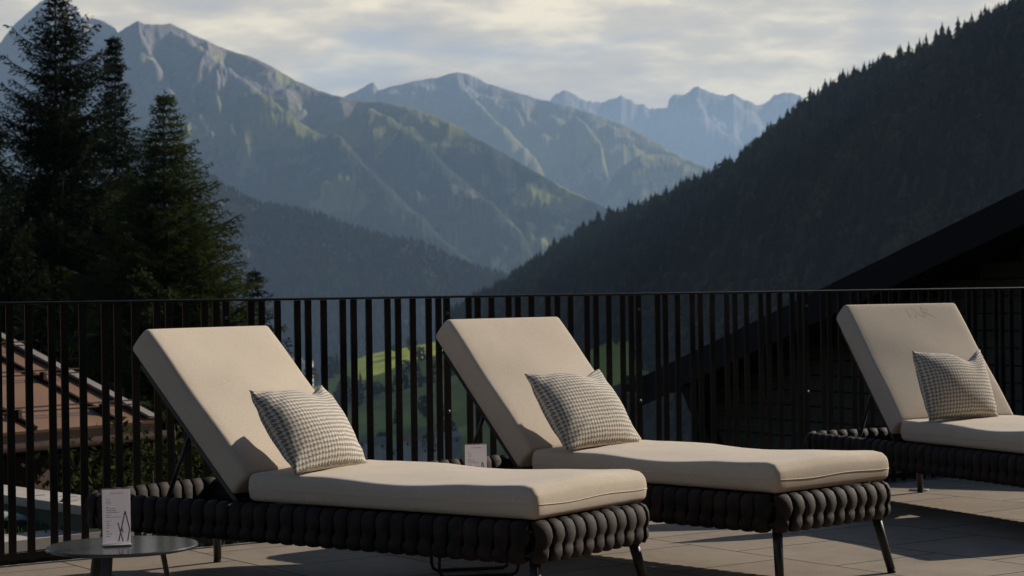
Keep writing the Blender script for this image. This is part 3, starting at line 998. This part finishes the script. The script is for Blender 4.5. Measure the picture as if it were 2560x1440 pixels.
# ------------------------------------------------------------------ far trees
def conifer_lowpoly(seed, broad=False):
    r = np.random.default_rng(seed)
    V, F = [], []
    if not broad:
        tiers = 5
        for i in range(tiers):
            f = i / (tiers - 1)
            zb = .10 + .74 * f; zt = min(1.0, zb + .30 - .08 * f)
            rad = .20 * (1 - f) ** .85 + .022
            n = 7
            b = len(V)
            V.append((r.normal(0, .006), r.normal(0, .006), zt))
            for k in range(2 * n):
                a = PI * k / n + r.uniform(-.15, .15) + i
                q = rad * (r.uniform(.85, 1.2) if k % 2 == 0 else r.uniform(.35, .6))
                V.append((q * math.cos(a), q * math.sin(a), zb + (r.uniform(-.05, .0) if k % 2 == 0 else .05)))
            for k in range(2 * n):
                F.append((b, b + 1 + k, b + 1 + (k + 1) % (2 * n)))
    else:
        for k in range(70):
            d = r.normal(0, 1, 3); d /= np.linalg.norm(d)
            c = np.array([0, 0, .58]) + d * np.array([.30, .30, .40]) * r.uniform(.6, 1.) ** .5
            t = np.cross(d, r.normal(0, 1, 3)); t /= np.linalg.norm(t); s = np.cross(d, t)
            q = r.uniform(.08, .15); b = len(V)
            for aa in (0, 2.1, 4.2):
                V.append(tuple(c + q * (math.cos(aa) * t + math.sin(aa) * s) + d * r.uniform(-.03, .03)))
            F.append((b, b + 1, b + 2))
    return np.array(V), np.array(F)

PROTO = [conifer_lowpoly(i) for i in range(8)] + [conifer_lowpoly(50 + i, True) for i in range(4)]

def wood(name, pts, heights, kinds, tints, mat):
    Vs, Fs, Ts = [], [], []
    base = 0
    for p, h, k, t in zip(pts, heights, kinds, tints):
        v, f = PROTO[k]
        a = random.uniform(0, 6.28); c, s = math.cos(a), math.sin(a)
        wd = h * random.uniform(1.05, 1.7)
        x = (v[:, 0] * c - v[:, 1] * s) * wd + p[0]; y = (v[:, 0] * s + v[:, 1] * c) * wd + p[1]; z = v[:, 2] * h + p[2] - .3
        Vs.append(np.stack([x, y, z], -1)); Fs.append(f + base); base += len(v)
        Ts.append(np.clip(t + rng.uniform(-.08, .08, len(v)), 0, 1))
    me = np_mesh(name, np.concatenate(Vs), np.concatenate(Fs), False)
    at_ = me.attributes.new('tint', 'FLOAT', 'POINT'); at_.data.foreach_set('value', np.concatenate(Ts).astype(np.float32))
    return link(name, me, mat)

def scatter(V, n, rows, seed):
    r = np.random.default_rng(seed)
    nc = V.shape[0]
    W = V[:, rows[0]:rows[1]]
    e1 = W[1:, :-1] - W[:-1, :-1]; e2 = W[:-1, 1:] - W[:-1, :-1]
    ar = np.linalg.norm(np.cross(e1, e2), axis=-1)
    vis = W[:-1, :-1, 2] > -134
    ar = ar * vis
    pr = (ar / ar.sum()).ravel()
    id_ = r.choice(len(pr), n, p=pr)
    ci, ri = np.unravel_index(id_, ar.shape)
    u, v = r.random(n)[:, None], r.random(n)[:, None]
    return W[ci, ri] + e1[ci, ri] * u + e2[ci, ri] * v

P_r = scatter(V_r, 21000, (14, 79), 3)
tn = .5 + .55 * fbm(P_r[:, 0] / 90., P_r[:, 1] / 90., 3, 77)
dist_ = np.hypot(P_r[:, 0], P_r[:, 1])
low = np.clip((120 - P_r[:, 2]) / 200., 0, 1)
kinds = np.where((rng.random(len(P_r)) < .10 + .35 * (tn > .75)), 8 + rng.integers(0, 4, len(P_r)), rng.integers(0, 8, len(P_r)))
hts = np.where(kinds >= 8, rng.uniform(5, 8, len(P_r)), rng.uniform(5, 11, len(P_r)))
tints = np.clip(.03 + .22 * np.clip(tn, 0, 1) ** 2 + .22 * (tn > .72) * rng.random(len(P_r)) + (kinds >= 8) * rng.uniform(.1, .7, len(P_r)) * np.clip(low, .25, 1) + rng.gamma(1.0, .09, len(P_r)), 0, 1)
o = wood('forest', P_r, hts, kinds, tints, M['wood_far'])
tag(o, 'dark mixed forest covering the steep slope above the wooden house', 'forest', kind='stuff')
P_l = scatter(V_l, 8000, (12, 69), 5)
o = wood('forest', P_l, rng.uniform(6, 13, len(P_l)), rng.integers(0, 8, len(P_l)), np.clip(rng.normal(.06, .05, len(P_l)), 0, 1), M['wood_far'])
tag(o, 'blue hazy forest on the low ridge behind the larch', 'forest', kind='stuff')

# trees that stand out one by one on the skyline of the right slope
sky_me = []
for k in range(5):
    v, f = PROTO[k]
    me = np_mesh('conifer_tree', v * np.array([1., 1., 1.]), f, False)
    a_ = me.attributes.new('tint', 'FLOAT', 'POINT'); a_.data.foreach_set('value', np.full(len(v), .05 + .02 * k, np.float32))
    me.materials.append(M['wood_far']); sky_me.append(me)
crest = V_r[:, np.argmin(np.abs(np.where(np.linspace(0, 1, 80) < .22, -120 * ((.22 - np.linspace(0, 1, 80)) / .22) ** 1.3, 470 * (np.maximum(np.linspace(0, 1, 80) - .22, 0) / .78) ** 1.25)))]
for i in range(80):
    c = int(20 + i * (345 - 20) / 80 + random.uniform(-4, 4))
    p = crest[c]
    o = bpy.data.objects.new('conifer_tree', sky_me[i % 5]); COL.objects.link(o)
    h = random.choice([4, 4.5, 5, 5.5, 6, 6.5, 8]) * random.uniform(.85, 1.1)
    wd = h * random.uniform(1.0, 1.6)
    o.location = (p[0], p[1], p[2] - .4); o.scale = (wd, wd, h); o.rotation_euler = (0, 0, random.uniform(0, 6.28))
    tag(o, 'dark conifer in the row standing against the sky on the wooded slope', 'tree', 'conifers along the skyline of the slope')

# ------------------------------------------------------------------ ground sheets: valley and hillside
me = bpy.data.meshes.new('valley_floor')
n = 64
me.from_pydata([(0, 0, -128)] + [(26000 * math.cos(2 * PI * i / n), 26000 * math.sin(2 * PI * i / n), -128) for i in range(n)], [], [(0, 1 + i, 1 + (i + 1) % n) for i in range(n)])
o = link('valley_floor', me, simple('valley_grass', (.05, .07, .025), .95, 0., .4, .004)); tag(o, kind='structure')

def sheet(name, X, Y, fn, mat, smooth=True):
    gx, gy = np.meshgrid(X, Y, indexing='ij')
    Z = fn(gx, gy)
    V = np.stack([gx, gy, Z], -1)
    I = np.arange(gx.size).reshape(gx.shape)
    F = np.stack([I[:-1, :-1], I[1:, :-1], I[1:, 1:], I[:-1, 1:]], -1).reshape(-1, 4)
    o = link(name, np_mesh(name, V.reshape(-1, 3), F, smooth), mat)
    return o, V

def near_fn(x, y):
    s = (x - FX) * NF.x + (y - FY) * NF.y          # distance on the terrace side of the fence
    out = np.maximum(0, -s)
    return -1.35 - .17 * out + .15 * fbm(x / 6., y / 6., 3, 5) * np.minimum(out, 40) / 6 - np.where(s > 0, .3 + 0 * s, 0)
o, _ = sheet('hillside', np.linspace(-160, 160, 120), np.concatenate([np.linspace(-40, 60, 90), np.linspace(62, 760, 90)]), near_fn, M['soil'])
tag(o, kind='structure')

# meadow hill in the valley
mg, ntm, bm_ = new_mat('meadow_grass')
pw = world_pos(ntm)
c1 = noise(ntm, pw, .006, 4, .55); c2 = noise(ntm, pw, .15, 4, .7)
col = ramp(ntm, math_n(ntm, 'ADD', math_n(ntm, 'MULTIPLY', c1, .7), math_n(ntm, 'MULTIPLY', c2, .3)), [(.36, (.20, .24, .03)), (.5, (.28, .31, .04)), (.64, (.36, .37, .06))])
ntm.links.new(col, bm_.inputs['Base Color']); bm_.inputs['Roughness'].default_value = .9; bm_.inputs['Specular IOR Level'].default_value = .1
M_meadow = mg
def meadow(name, crest, front, back, slope, seed):
    o, V = ridge_mesh(name, mg, crest[0][0], crest[-1][0], 120, crest, [], front, back, 60, slope, 4, 90, .6, seed, base=-127)
    tag(o, kind='structure'); return V
V_m1 = meadow('meadow_hill', [(560, 1010, 1250), (700, 985, 1280), (790, 965, 1300), (830, 945, 1310), (850, 925, 1320), (880, 902, 1330), (930, 884, 1340), (1000, 872, 1345), (1070, 858, 1350), (1110, 852, 1350), (1150, 862, 1340), (1200, 900, 1320), (1300, 960, 1280), (1420, 1000, 1260)], 260, 120, .13, 61)
mg = simple('shaded_meadow_grass', (.20, .215, .035), .95, 0., .6, .02)  # darker meadow grass; the shade on this slope is put into the colour
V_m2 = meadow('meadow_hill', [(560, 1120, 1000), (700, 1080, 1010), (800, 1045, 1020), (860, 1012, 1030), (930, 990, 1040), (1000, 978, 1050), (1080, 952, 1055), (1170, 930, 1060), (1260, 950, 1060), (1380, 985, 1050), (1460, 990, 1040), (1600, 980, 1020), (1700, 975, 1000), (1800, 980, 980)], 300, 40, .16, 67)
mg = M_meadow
V_m3 = meadow('meadow_hill', [(1400, 960, 930), (1440, 905, 930), (1480, 874, 930), (1530, 851, 930), (1575, 838, 930), (1620, 850, 930), (1680, 900, 930)], 90, 30, .2, 71)

# trees on the meadows, each one its own object
mead_me = []
for k in range(4):
    v, f = PROTO[8 + k]
    me = np_mesh('meadow_tree', v, f, False)
    a_ = me.attributes.new('tint', 'FLOAT', 'POINT'); a_.data.foreach_set('value', (.12 + .1 * rng.random(len(v))).astype(np.float32))
    me.materials.append(M['wood_far']); mead_me.append(me)
mead_me += sky_me[:3]
def V_at(V, px, f):
    az = math.atan2(ray(px, 900).x, ray(px, 900).y)
    azs = np.arctan2(V[:, 0, 0], V[:, 0, 1])
    c = int(np.argmin(np.abs(azs - az))); r = int(13 + f * (V.shape[1] - 15))
    return V[c, r]
spots = []
for i in range(40):
    spots.append((V_m1, random.uniform(700, 1200), random.uniform(.45, .85), random.uniform(8, 15)))
for i in range(10):
    spots.append((V_m1, random.uniform(740, 850), random.uniform(-.02, .1), random.uniform(10, 16)))
for i in range(44):
    spots.append((V_m2, random.uniform(760, 1620), random.choice([0, .02, .05, .1, .35, .5, .6, .7]) + random.uniform(-.02, .06), random.uniform(6, 12)))
for i in range(12):
    spots.append((V_m3, random.uniform(1440, 1640), random.uniform(.1, .9), random.uniform(6, 11)))
spots.append((V_m1, 1032, .2, 13)); spots.append((V_m1, 985, .12, 7))
for i, (V, px, f, h) in enumerate(spots):
    p = V_at(V, px, max(-.02, f))
    o = bpy.data.objects.new('meadow_tree', mead_me[i % len(mead_me)]); COL.objects.link(o)
    wd = h * random.uniform(.9, 1.3)
    o.location = (p[0], p[1], p[2] - .5); o.scale = (wd, wd, h); o.rotation_euler = (0, 0, random.uniform(0, 6.28))
    tag(o, 'small dark tree among those dotted over the valley meadows behind the fence bars', 'tree', 'trees dotted over the valley meadows')

# village houses down in the valley
hw = simple('village_wall', (.50, .46, .40), .8, 0., .1, .3)
hr = [simple('village_roof', c, .8, 0., .2, .5) for c in ((.16, .13, .11), (.22, .12, .08), (.28, .25, .22))]
vil = [(880, 1120, 1, 'pale house with grey roof in the valley, right beside the pillow tip'), (938, 1112, 0, 'pale house with brown roof in the valley behind the fence bars'), (985, 1128, 2, 'pale low house with light roof in the valley'),
       (1030, 1105, 1, 'pale house with reddish roof between two fence bars'), (1078, 1122, 0, 'dark roofed house in the valley beside the half hidden card'), (1120, 1098, 2, 'light roofed house in the valley, uppermost of its cluster'),
       (742, 905, 1, 'tiny red roofed house far off in the haze, by the edge of a raised backrest'), (765, 912, 2, 'tiny pale house far off next to the red roofed one')]
for i, (px, py, k, lab) in enumerate(vil):
    Y = 740. if py > 1000 else 2100.
    p = at(px, py, Y)
    sc = 1.0 if py > 1000 else 1.6
    h = empty('village_house', (p.x, p.y, p.z - 2.2 * sc), random.uniform(-.5, .5) + .4)
    tag(h, lab, 'house', 'houses of the village in the valley')
    lx, ly, lz = 8 * sc * random.uniform(.8, 1.1), 6 * sc, 3.2 * sc
    MB().box((0, 0, lz / 2 - 12), (lx, ly, lz + 24)).build('wall', hw, h)
    MB().prism([(-lx / 2 - .5, -ly / 2 - .6, lz - .2), (-lx / 2 - .5, ly / 2 + .6, lz - .2), (-lx / 2 - .5, 0, lz + 1.9 * sc)], (lx + 1, 0, 0)).build('roof', hr[k], h)
    for q in (-.25, .2):
        MB().box((q * lx, -ly / 2 - .03, lz * .55), (1.0, .08, 1.1)).build('window', M['dark_panel'], h)
# ------------------------------------------------------------------ garden spruces
class Leaves:
    def __init__(s): s.c, s.t = [], []
    def quads(s, c, d, L, W, tint):
        """c,d: (n,3) base and direction; flat narrow leaf quads"""
        n = len(c)
        d = d / np.linalg.norm(d, axis=1, keepdims=True)
        r = rng.normal(0, 1, (n, 3)); u = np.cross(d, r); u /= np.linalg.norm(u, axis=1, keepdims=True)
        L = np.broadcast_to(np.asarray(L), (n,))[:, None]; W = np.broadcast_to(np.asarray(W), (n,))[:, None]
        s.c.append(np.stack([c - u * W * .35, c + d * L * .5 - u * W * .5, c + d * L, c + d * L * .5 + u * W * .5], 1))
        s.t.append(np.repeat(np.broadcast_to(np.asarray(tint), (n,)), 4))
    def build(s, name, mat, parent):
        V = np.concatenate(s.c); n = len(V)
        me = np_mesh(name, V.reshape(-1, 3), np.arange(n * 4).reshape(n, 4), False)
        a = me.attributes.new('tint', 'FLOAT', 'POINT'); a.data.foreach_set('value', np.clip(np.concatenate(s.t), 0, 1).astype(np.float32))
        return link(name, me, mat, parent)

def conifer(label, px, py_top, Y, half_w, style, seed, z_lo=-2.6, dens=1.0, group='conifers behind the fence', name='spruce_tree', lean=0., gap=None):
    global rng
    keep = rng; rng = np.random.default_rng(seed)
    top = at(px, py_top, Y)
    gz = float(near_fn(np.array(top.x), np.array(top.y)))
    root = empty(name, (top.x, top.y, gz))
    tag(root, label, 'tree', group)
    H = top.z - gz
    tr = []
    for i in range(12):
        f = i / 11
        tr.append((lean * (1 - f) * .2 + .03 * math.sin(5 * f + seed), .03 * math.cos(4 * f + seed), H * f * .995))
    MB().tube(tr, [.0135 * H * (1 - i / 11.) ** 1.0 + .006 for i in range(12)], 9).build('trunk', M['bark'], root)
    lv = Leaves(); limbs = MB()
    full = H
    z = H - .12
    zmin = max(.8, z_lo - gz)
    while z > zmin:
        below = H - z
        prof = half_w(below)
        up = style == 'spruce' and below < 4.2
        nbr = ((int(rng.integers(5, 8)) if below < 2.2 else int(rng.integers(6, 10))) if up else int(rng.integers(7, 11))) if below > .5 else 5
        ph = rng.uniform(0, 6.28)
        for k in range(nbr):
            a = ph + 2 * PI * k / nbr + rng.normal(0, .25)
            l = prof * (rng.uniform(.35, 1.25) if style == 'spruce' else rng.uniform(.7, 1.15))
            if gap and gap(a, below): l *= .45
            if l < .03: continue
            dirh = np.array([math.cos(a), math.sin(a), 0.])
            if style == 'spruce': rise0, curve = rng.uniform(.05, .42), rng.uniform(-.05, .35)
            else: rise0, curve = rng.uniform(.05, .32), rng.uniform(-.2, .1)
            if below > 3.5 and style == 'spruce': rise0 -= .25; curve += .15
            ns = max(4, int(l / .085))
            s = (np.arange(ns) + .5) / ns
            P = np.array([0, 0, z]) + dirh * (l * s)[:, None]
            P[:, 2] += l * (rise0 * s + curve * s * s - .25 * s * (1 - s)) + rng.normal(0, .012, ns)
            limbs.tube([(0, 0, z)] + [tuple(q) for q in P[::max(1, ns // 4)]] + [tuple(P[-1])], [.006 + .010 * l * (1 - i / 8.) for i in range(len(P[::max(1, ns // 4)]) + 2)], 4, caps=False)
            side = np.cross(dirh, [0, 0, 1.])
            tw = ((.40 if below < 2.2 else .52) if up else .70) if style == 'spruce' else .50
            for sg in (-1, 1, 0):
                for i in range(ns):
                    if rng.random() > .93 * dens: continue
                    tl = (tw * l * (1 - s[i]) ** .8 * .75 + .10) * rng.uniform(.6, 1.2)
                    d = dirh * rng.uniform(.5, 1.) + side * sg * rng.uniform(.6, 1.1) + np.array([0, 0, rng.uniform(-.3, .25)])
                    if sg == 0: d = dirh + np.array([0, 0, rng.uniform(-.9, .5)]); tl *= .55
                    if style == 'spruce' and below > 3.0: d[2] -= rng.uniform(0, .55)
                    d /= np.linalg.norm(d)
                    m_ = max(3, int(tl / (.032 if style == 'spruce' else .036)))
                    q = (np.arange(m_) + rng.random(m_)) / m_
                    C = P[i] + d * (tl * q)[:, None]; C[:, 2] -= .25 * tl * q * q
                    dd = d + rng.normal(0, .55, (m_, 3))
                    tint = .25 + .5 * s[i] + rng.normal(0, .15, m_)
                    lv.quads(C, dd, rng.uniform(.06, .11, m_), rng.uniform(.020, .038, m_) * (1.05 if style == 'spruce' else .8), tint)
        z -= (rng.uniform(.12, .18) if up else rng.uniform(.095, .15)) / dens ** .3
    # leader shoot
    n = 30
    C = np.zeros((n, 3)); C[:, 2] = H - .5 + .5 * rng.random(n)
    dd = rng.normal(0, .5, (n, 3)); dd[:, 2] += .7
    lv.quads(C, dd, .06, .02, .4)
    limbs.build('branches', M['bark'], root)
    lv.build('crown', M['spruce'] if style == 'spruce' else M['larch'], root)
    rng = keep
    return root

W1 = lambda b: (.12 + .62 * b) if b < 1.0 else (.74 + .24 * (b - 1.0) if b < 3 else 1.22 + .20 * (b - 3))
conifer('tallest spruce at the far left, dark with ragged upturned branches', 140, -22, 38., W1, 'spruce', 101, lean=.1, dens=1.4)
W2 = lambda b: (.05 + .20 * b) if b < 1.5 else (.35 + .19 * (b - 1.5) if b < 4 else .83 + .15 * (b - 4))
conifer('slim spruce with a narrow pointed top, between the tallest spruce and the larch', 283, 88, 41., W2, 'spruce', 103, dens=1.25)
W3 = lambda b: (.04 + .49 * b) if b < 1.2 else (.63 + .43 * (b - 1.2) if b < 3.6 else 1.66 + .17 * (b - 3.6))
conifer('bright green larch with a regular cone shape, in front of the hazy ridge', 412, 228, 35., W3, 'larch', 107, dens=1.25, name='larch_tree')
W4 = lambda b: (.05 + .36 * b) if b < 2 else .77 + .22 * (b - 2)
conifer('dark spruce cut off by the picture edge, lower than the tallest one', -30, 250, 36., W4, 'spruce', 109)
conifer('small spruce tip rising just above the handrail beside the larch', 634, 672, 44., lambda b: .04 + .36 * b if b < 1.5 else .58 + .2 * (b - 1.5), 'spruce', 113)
conifer('dark spruce filling the gap under the slim spruce, top hidden by its neighbours', 330, 420, 45., lambda b: .05 + .34 * b if b < 2 else .73 + .25 * (b - 2), 'spruce', 127)

conifer('dark spruce standing behind the tallest one, seen only through its branches', 120, 430, 48., lambda b: .05 + .4 * b if b < 2 else .85 + .3 * (b - 2), 'spruce', 131)
conifer('dark spruce behind the larch, its top hidden by the larch crown', 500, 560, 47., lambda b: .05 + .4 * b if b < 2 else .85 + .3 * (b - 2), 'spruce', 137)
# leafy shrubs behind the fence
def shrub(label, px, py_top, Y, w, zb, seed, n=2600):
    global rng
    keep = rng; rng = np.random.default_rng(seed)
    top = at(px, py_top, Y)
    root = empty('shrub', (top.x, top.y, zb)); tag(root, label, 'shrub', 'leafy shrubs behind the fence')
    H = top.z - zb
    lv = Leaves(); st = MB()
    for k in range(14):
        a = rng.uniform(0, 6.28); r_ = w * rng.uniform(.2, .85); hh = H * rng.uniform(.6, .98)
        tip = np.array([r_ * math.cos(a), r_ * math.sin(a), hh])
        st.tube([(0.04 * math.cos(a), .04 * math.sin(a), 0), tuple(tip * np.array([.45, .45, .55])), tuple(tip)], [.012, .008, .003], 5)
        m_ = n // 14
        q = rng.random(m_) ** .6
        C = tip * q[:, None] + rng.normal(0, 1, (m_, 3)) * np.array([.13, .13, .11]) * w / .6
        C[:, 2] = np.clip(C[:, 2], .02, H)
        dd = rng.normal(0, 1, (m_, 3)); dd[:, 2] -= .3
        lv.quads(C, dd, rng.uniform(.04, .075, m_), rng.uniform(.025, .042, m_), rng.beta(1.6, 2.6, m_))
    st.build('stems', M['bark'], root); lv.build('foliage', M['bush'], root)
    rng = keep
shrub('leafy shrub beneath the eaves corner of the brown roof, behind the fence', 300, 1062, 13.2, .55, -1.6, 5, 4600)
shrub('leafy shrub with yellowing leaves behind the raised lounger backrest', 470, 1030, 12.6, .5, -1.6, 6, 4600)
shrub('leafy shrub low behind the woven head end of the lounger beside the round table', 385, 1120, 11.4, .5, -1.5, 8, 4200)

# ------------------------------------------------------------------ house with brown metal roof, left
C0 = at(402, 1050, 15.)
E = Vector((math.sin(R(36)), math.cos(R(36)), 0)); UPH = Vector((-E.y, E.x, 0))
TAN = .351; al = math.atan(TAN)
US = UPH * math.cos(al) + Vector((0, 0, math.sin(al)))
NU = E.cross(US); NU = NU if NU.z > 0 else -NU
hl = empty('brown_roofed_house', (C0.x, C0.y, C0.z))
tag(hl, 'house with a brown sheet metal roof, seen through the fence', 'house')
LE, LS = 9.0, 6.0
rf = MB().prism([(0, 0, 0), -E * LE, -E * LE + US * LS, US * LS], -NU * .09).build('roof', M['roof_metal'], hl)
sm = MB()
k = 0
x = .42
while x < LE:
    sm.bar(-E * x + NU * .012, -E * x + US * LS + NU * .012, .028, .035, up=NU); x += .80
sm.build('seams', M['roof_seam'], rf)
gd = MB()
for s in (.16, .86, 1.50, 2.2, 2.9):
    for dz in (.035, .075):
        gd.tube([US * (s + dz) - E * .05 + NU * (.05 + dz * .4), US * (s + dz) - E * LE + NU * (.05 + dz * .4)], .006, 8)
    x = .42
    while x < LE:
        gd.box(US * (s + .05) - E * x + NU * .04, (.035, .09, .07)); x += .80
gd.build('snow_guard', M['roof_seam'], rf)
MB().prism([E * .0 + NU * .004, E * .0 + NU * .004 + US * LS, E * -.13 + US * LS + NU * .022, E * -.13 + NU * .022], NU * .02).build('verge_trim', M['trim'], hl)
MB().bar(Vector((0, 0, -.10)) + UPH * .02, -E * LE + Vector((0, 0, -.10)) + UPH * .02, .03, .16).build('fascia', M['roof_seam'], hl)
MB().tube([E * .08 - UPH * .05 + Vector((0, 0, -.11)), -E * LE - UPH * .05 + Vector((0, 0, -.11))], .035, 12).build('gutter', M['roof_seam'], hl)
MB().prism([UPH * .55 - E * .6 + Vector((0, 0, .05)), UPH * .55 - E * LE + Vector((0, 0, .05)), UPH * 5 - E * LE + Vector((0, 0, .05)), UPH * 5 - E * .6 + Vector((0, 0, .05))], (0, 0, -3.)).build('wall', M['redwood'], hl)

# garden strip with kerbs
def z_pts(lst, z): return [at_z(x, y, z) for x, y in lst]
w1a, w1b = at_z(0, 1236, 0.), at_z(210, 1266, 0.)
dv = (w1b - w1a).normalized(); pv = Vector((-dv.y, dv.x, 0)); pv = pv if pv.y > 0 else -pv
wl = w1a - dv * 5
rw = empty('garden_wall', (wl.x, wl.y, 0)); tag(rw, 'low garden wall with a pale concrete top in front of the brown roofed house', 'wall')
def rel(p): return Vector(p) - Vector((wl.x, wl.y, 0))
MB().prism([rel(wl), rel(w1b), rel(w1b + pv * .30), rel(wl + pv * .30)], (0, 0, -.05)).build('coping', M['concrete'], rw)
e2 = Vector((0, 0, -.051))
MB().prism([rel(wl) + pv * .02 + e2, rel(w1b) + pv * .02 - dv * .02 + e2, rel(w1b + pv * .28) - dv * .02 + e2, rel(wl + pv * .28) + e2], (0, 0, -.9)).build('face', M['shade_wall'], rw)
k2a, k2b = at_z(0, 1349, -.15), at_z(236, 1324, -.15)
dv2 = (k2b - k2a).normalized(); pv2 = Vector((-dv2.y, dv2.x, 0)); pv2 = pv2 if pv2.y > 0 else -pv2
ks = k2a - dv2 * 4
kb = empty('garden_kerb', (ks.x, ks.y, -.15)); tag(kb, 'pale concrete kerb along the near side of the strip of lawn', 'kerb')
def rel2(p): return Vector((p.x - ks.x, p.y - ks.y, 0))
kend = k2b + dv2 * .3
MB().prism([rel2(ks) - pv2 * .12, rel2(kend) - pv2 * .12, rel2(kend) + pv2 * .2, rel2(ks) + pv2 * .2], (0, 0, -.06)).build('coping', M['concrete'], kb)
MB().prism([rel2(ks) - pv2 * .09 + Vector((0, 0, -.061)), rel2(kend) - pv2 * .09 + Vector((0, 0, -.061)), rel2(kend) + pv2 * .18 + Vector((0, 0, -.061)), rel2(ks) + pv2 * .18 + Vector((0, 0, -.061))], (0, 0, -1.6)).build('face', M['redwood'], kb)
# lawn between them
pl = [ks + pv2 * .1, kend + pv2 * .1, w1b + pv * .1, wl + pv * .1]
lwn = MB().prism([(p.x, p.y, -.2) for p in pl], (0, 0, -.5)).build('lawn', M['lawn']); tag(lwn, kind='structure')
lv = Leaves()
n = 5200
u, v = rng.random(n)[:, None], rng.random(n)[:, None]
A_, B_, C_, D_ = [np.array((p.x, p.y, -.2)) for p in pl]
Cq = (A_ * (1 - u) + B_ * u) * (1 - v) + (D_ * (1 - u) + C_ * u) * v
dd = rng.normal(0, .35, (n, 3)); dd[:, 2] = 1
lv.quads(Cq, dd, rng.uniform(.03, .10, n), .012, rng.random(n))
g = lv.build('grass', M['grass'], None); tag(g, 'short sunlit grass on the strip of lawn between wall and kerb', 'grass', kind='stuff')
# robot mower at the picture edge
mp_ = at_z(8, 1342, -.2)
mw = empty('robot_mower', (mp_.x - .05, mp_.y + .10, -.2), .5); tag(mw, 'pale green robot mower with a dark panel parked on the lawn strip', 'mower')
vs, fs = rounded_box(.17, .13, .06, .05, 8, 6, 2, 4)
vs = [(x, y * (1 - .2 * (x / .17) ** 2), z + .075 - .045 * max(0, x / .17) ** 2) for x, y, z in vs]
MB().add(vs, fs, True).build('body', M['mower'], mw)
MB().box((.03, -.128, .07), (.13, .02, .045), bevel=.008).build('front_panel', M['dark_panel'], mw)
for q in (-.1, .1):
    MB().tube([(q, -.15, .045), (q, -.11, .045)], .045, 18).build('wheel', M['rubber'], mw)
ps = at_z(22, 1278, -.2)
o = MB().tube([(0, 0, 0), (0, 0, .10)], .008, 8).build('marker_peg', M['white']); o.location = (w1a.x + dv.x * .1 - pv.x * .03, w1a.y + dv.y * .1 - pv.y * .03, -.2)
tag(o, 'thin white peg standing on the lawn against the garden wall', 'peg')

# ------------------------------------------------------------------ dark wooden house, right
E2 = at(1610, 942, 18.)
GD = Vector((math.sin(R(147)), math.cos(R(147)), 0))      # along the gable toward the ridge, right and near
GI = Vector((.839, .545, 0)); GI = Vector((-GD.y, GD.x, 0)); GI = GI if GI.x > 0 else -GI   # into the house
hR = empty('dark_wooden_house', (E2.x, E2.y, 0)); tag(hR, 'dark wooden house gable with a sloping roof verge beyond the fence', 'house')
z0 = E2.z
SL = .32
def gp(s, i, z): return GD * s + GI * i + Vector((0, 0, z))
RUN = 5.0
def roof_z(s): return z0 + SL * (s if s < RUN else 2 * RUN - s)
th = .16
rr_ = MB()
rr_.prism([gp(0, 0, z0), gp(RUN, 0, z0 + SL * RUN), gp(RUN, 0, z0 + SL * RUN - th), gp(0, 0, z0 - th)], GI * 9)
rr_.prism([gp(RUN + .002, 0, z0 + SL * RUN), gp(2 * RUN, 0, z0), gp(2 * RUN, 0, z0 - th), gp(RUN + .002, 0, z0 + SL * RUN - th)], GI * 9)
rr_.build('roof', M['black_timber'], hR)
bd = MB()
z = z0 - 6.0
while z < z0 + SL * RUN:
    zt = z + .132
    s0 = max(.12, (zt + th + .02 - z0) / SL)
    s1 = 2 * RUN - s0
    if s1 - s0 > .1:
        bd.prism([gp(s0, .62, z + .006), gp(s0, .595, z + .012), gp(s0, .61, zt), gp(s0, .66, zt), gp(s0, .66, z)], GD * (s1 - s0))
    z += .134
bd.build('cladding', M['board'], hR)
MB().prism([gp(.11, .661, z0 - 6), gp(2 * RUN - .11, .661, z0 - 6), gp(2 * RUN - .11, .661, roof_z(.11) - th - .01), gp(RUN, .661, z0 + SL * RUN - th - .01), gp(.11, .661, roof_z(.11) - th - .01)], GI * 7.5).build('wall', M['black_timber'], hR)
vb = MB()
vb.bar(gp(-.06, -.02, z0 - .15), gp(RUN, -.02, z0 + SL * RUN - .13), .04, .24)
vb.build('verge_board', M['black_timber'], hR)
MB().tube([gp(-.08, -.15, z0 - .06), gp(-.08, 9, z0 - .06)], .075, 14).build('gutter', M['black_metal'], hR)
MB().bar(gp(.62, .50, z0 - 1.0), gp(.62, .03, z0 - .05), .12, .12).build('brace', M['black_timber'], hR)
MB().bar(gp(.17, .53, z0 - 6), gp(.17, .53, z0 - .15), .16, .16).build('corner_post', M['black_timber'], hR)

# ------------------------------------------------------------------ air
hz = MB().box((0, 8500, 650), (26000, 25000, 1570)).build('haze', None)
hz['kind'] = 'stuff'
hm = bpy.data.materials.new('haze_air'); hm.use_nodes = True
nt = hm.node_tree; nt.nodes.clear()
ou = nt.nodes.new('ShaderNodeOutputMaterial'); pvn = nt.nodes.new('ShaderNodeVolumePrincipled')
pvn.inputs['Color'].default_value = (.46, .68, 1.0, 1)
pvn.inputs['Density'].default_value = 7.6e-5
pvn.inputs['Anisotropy'].default_value = .15
nt.links.new(pvn.outputs[0], ou.inputs['Volume'])
hz.data.materials.append(hm)
tag(hz, 'blue summer haze filling the valley air', 'haze')
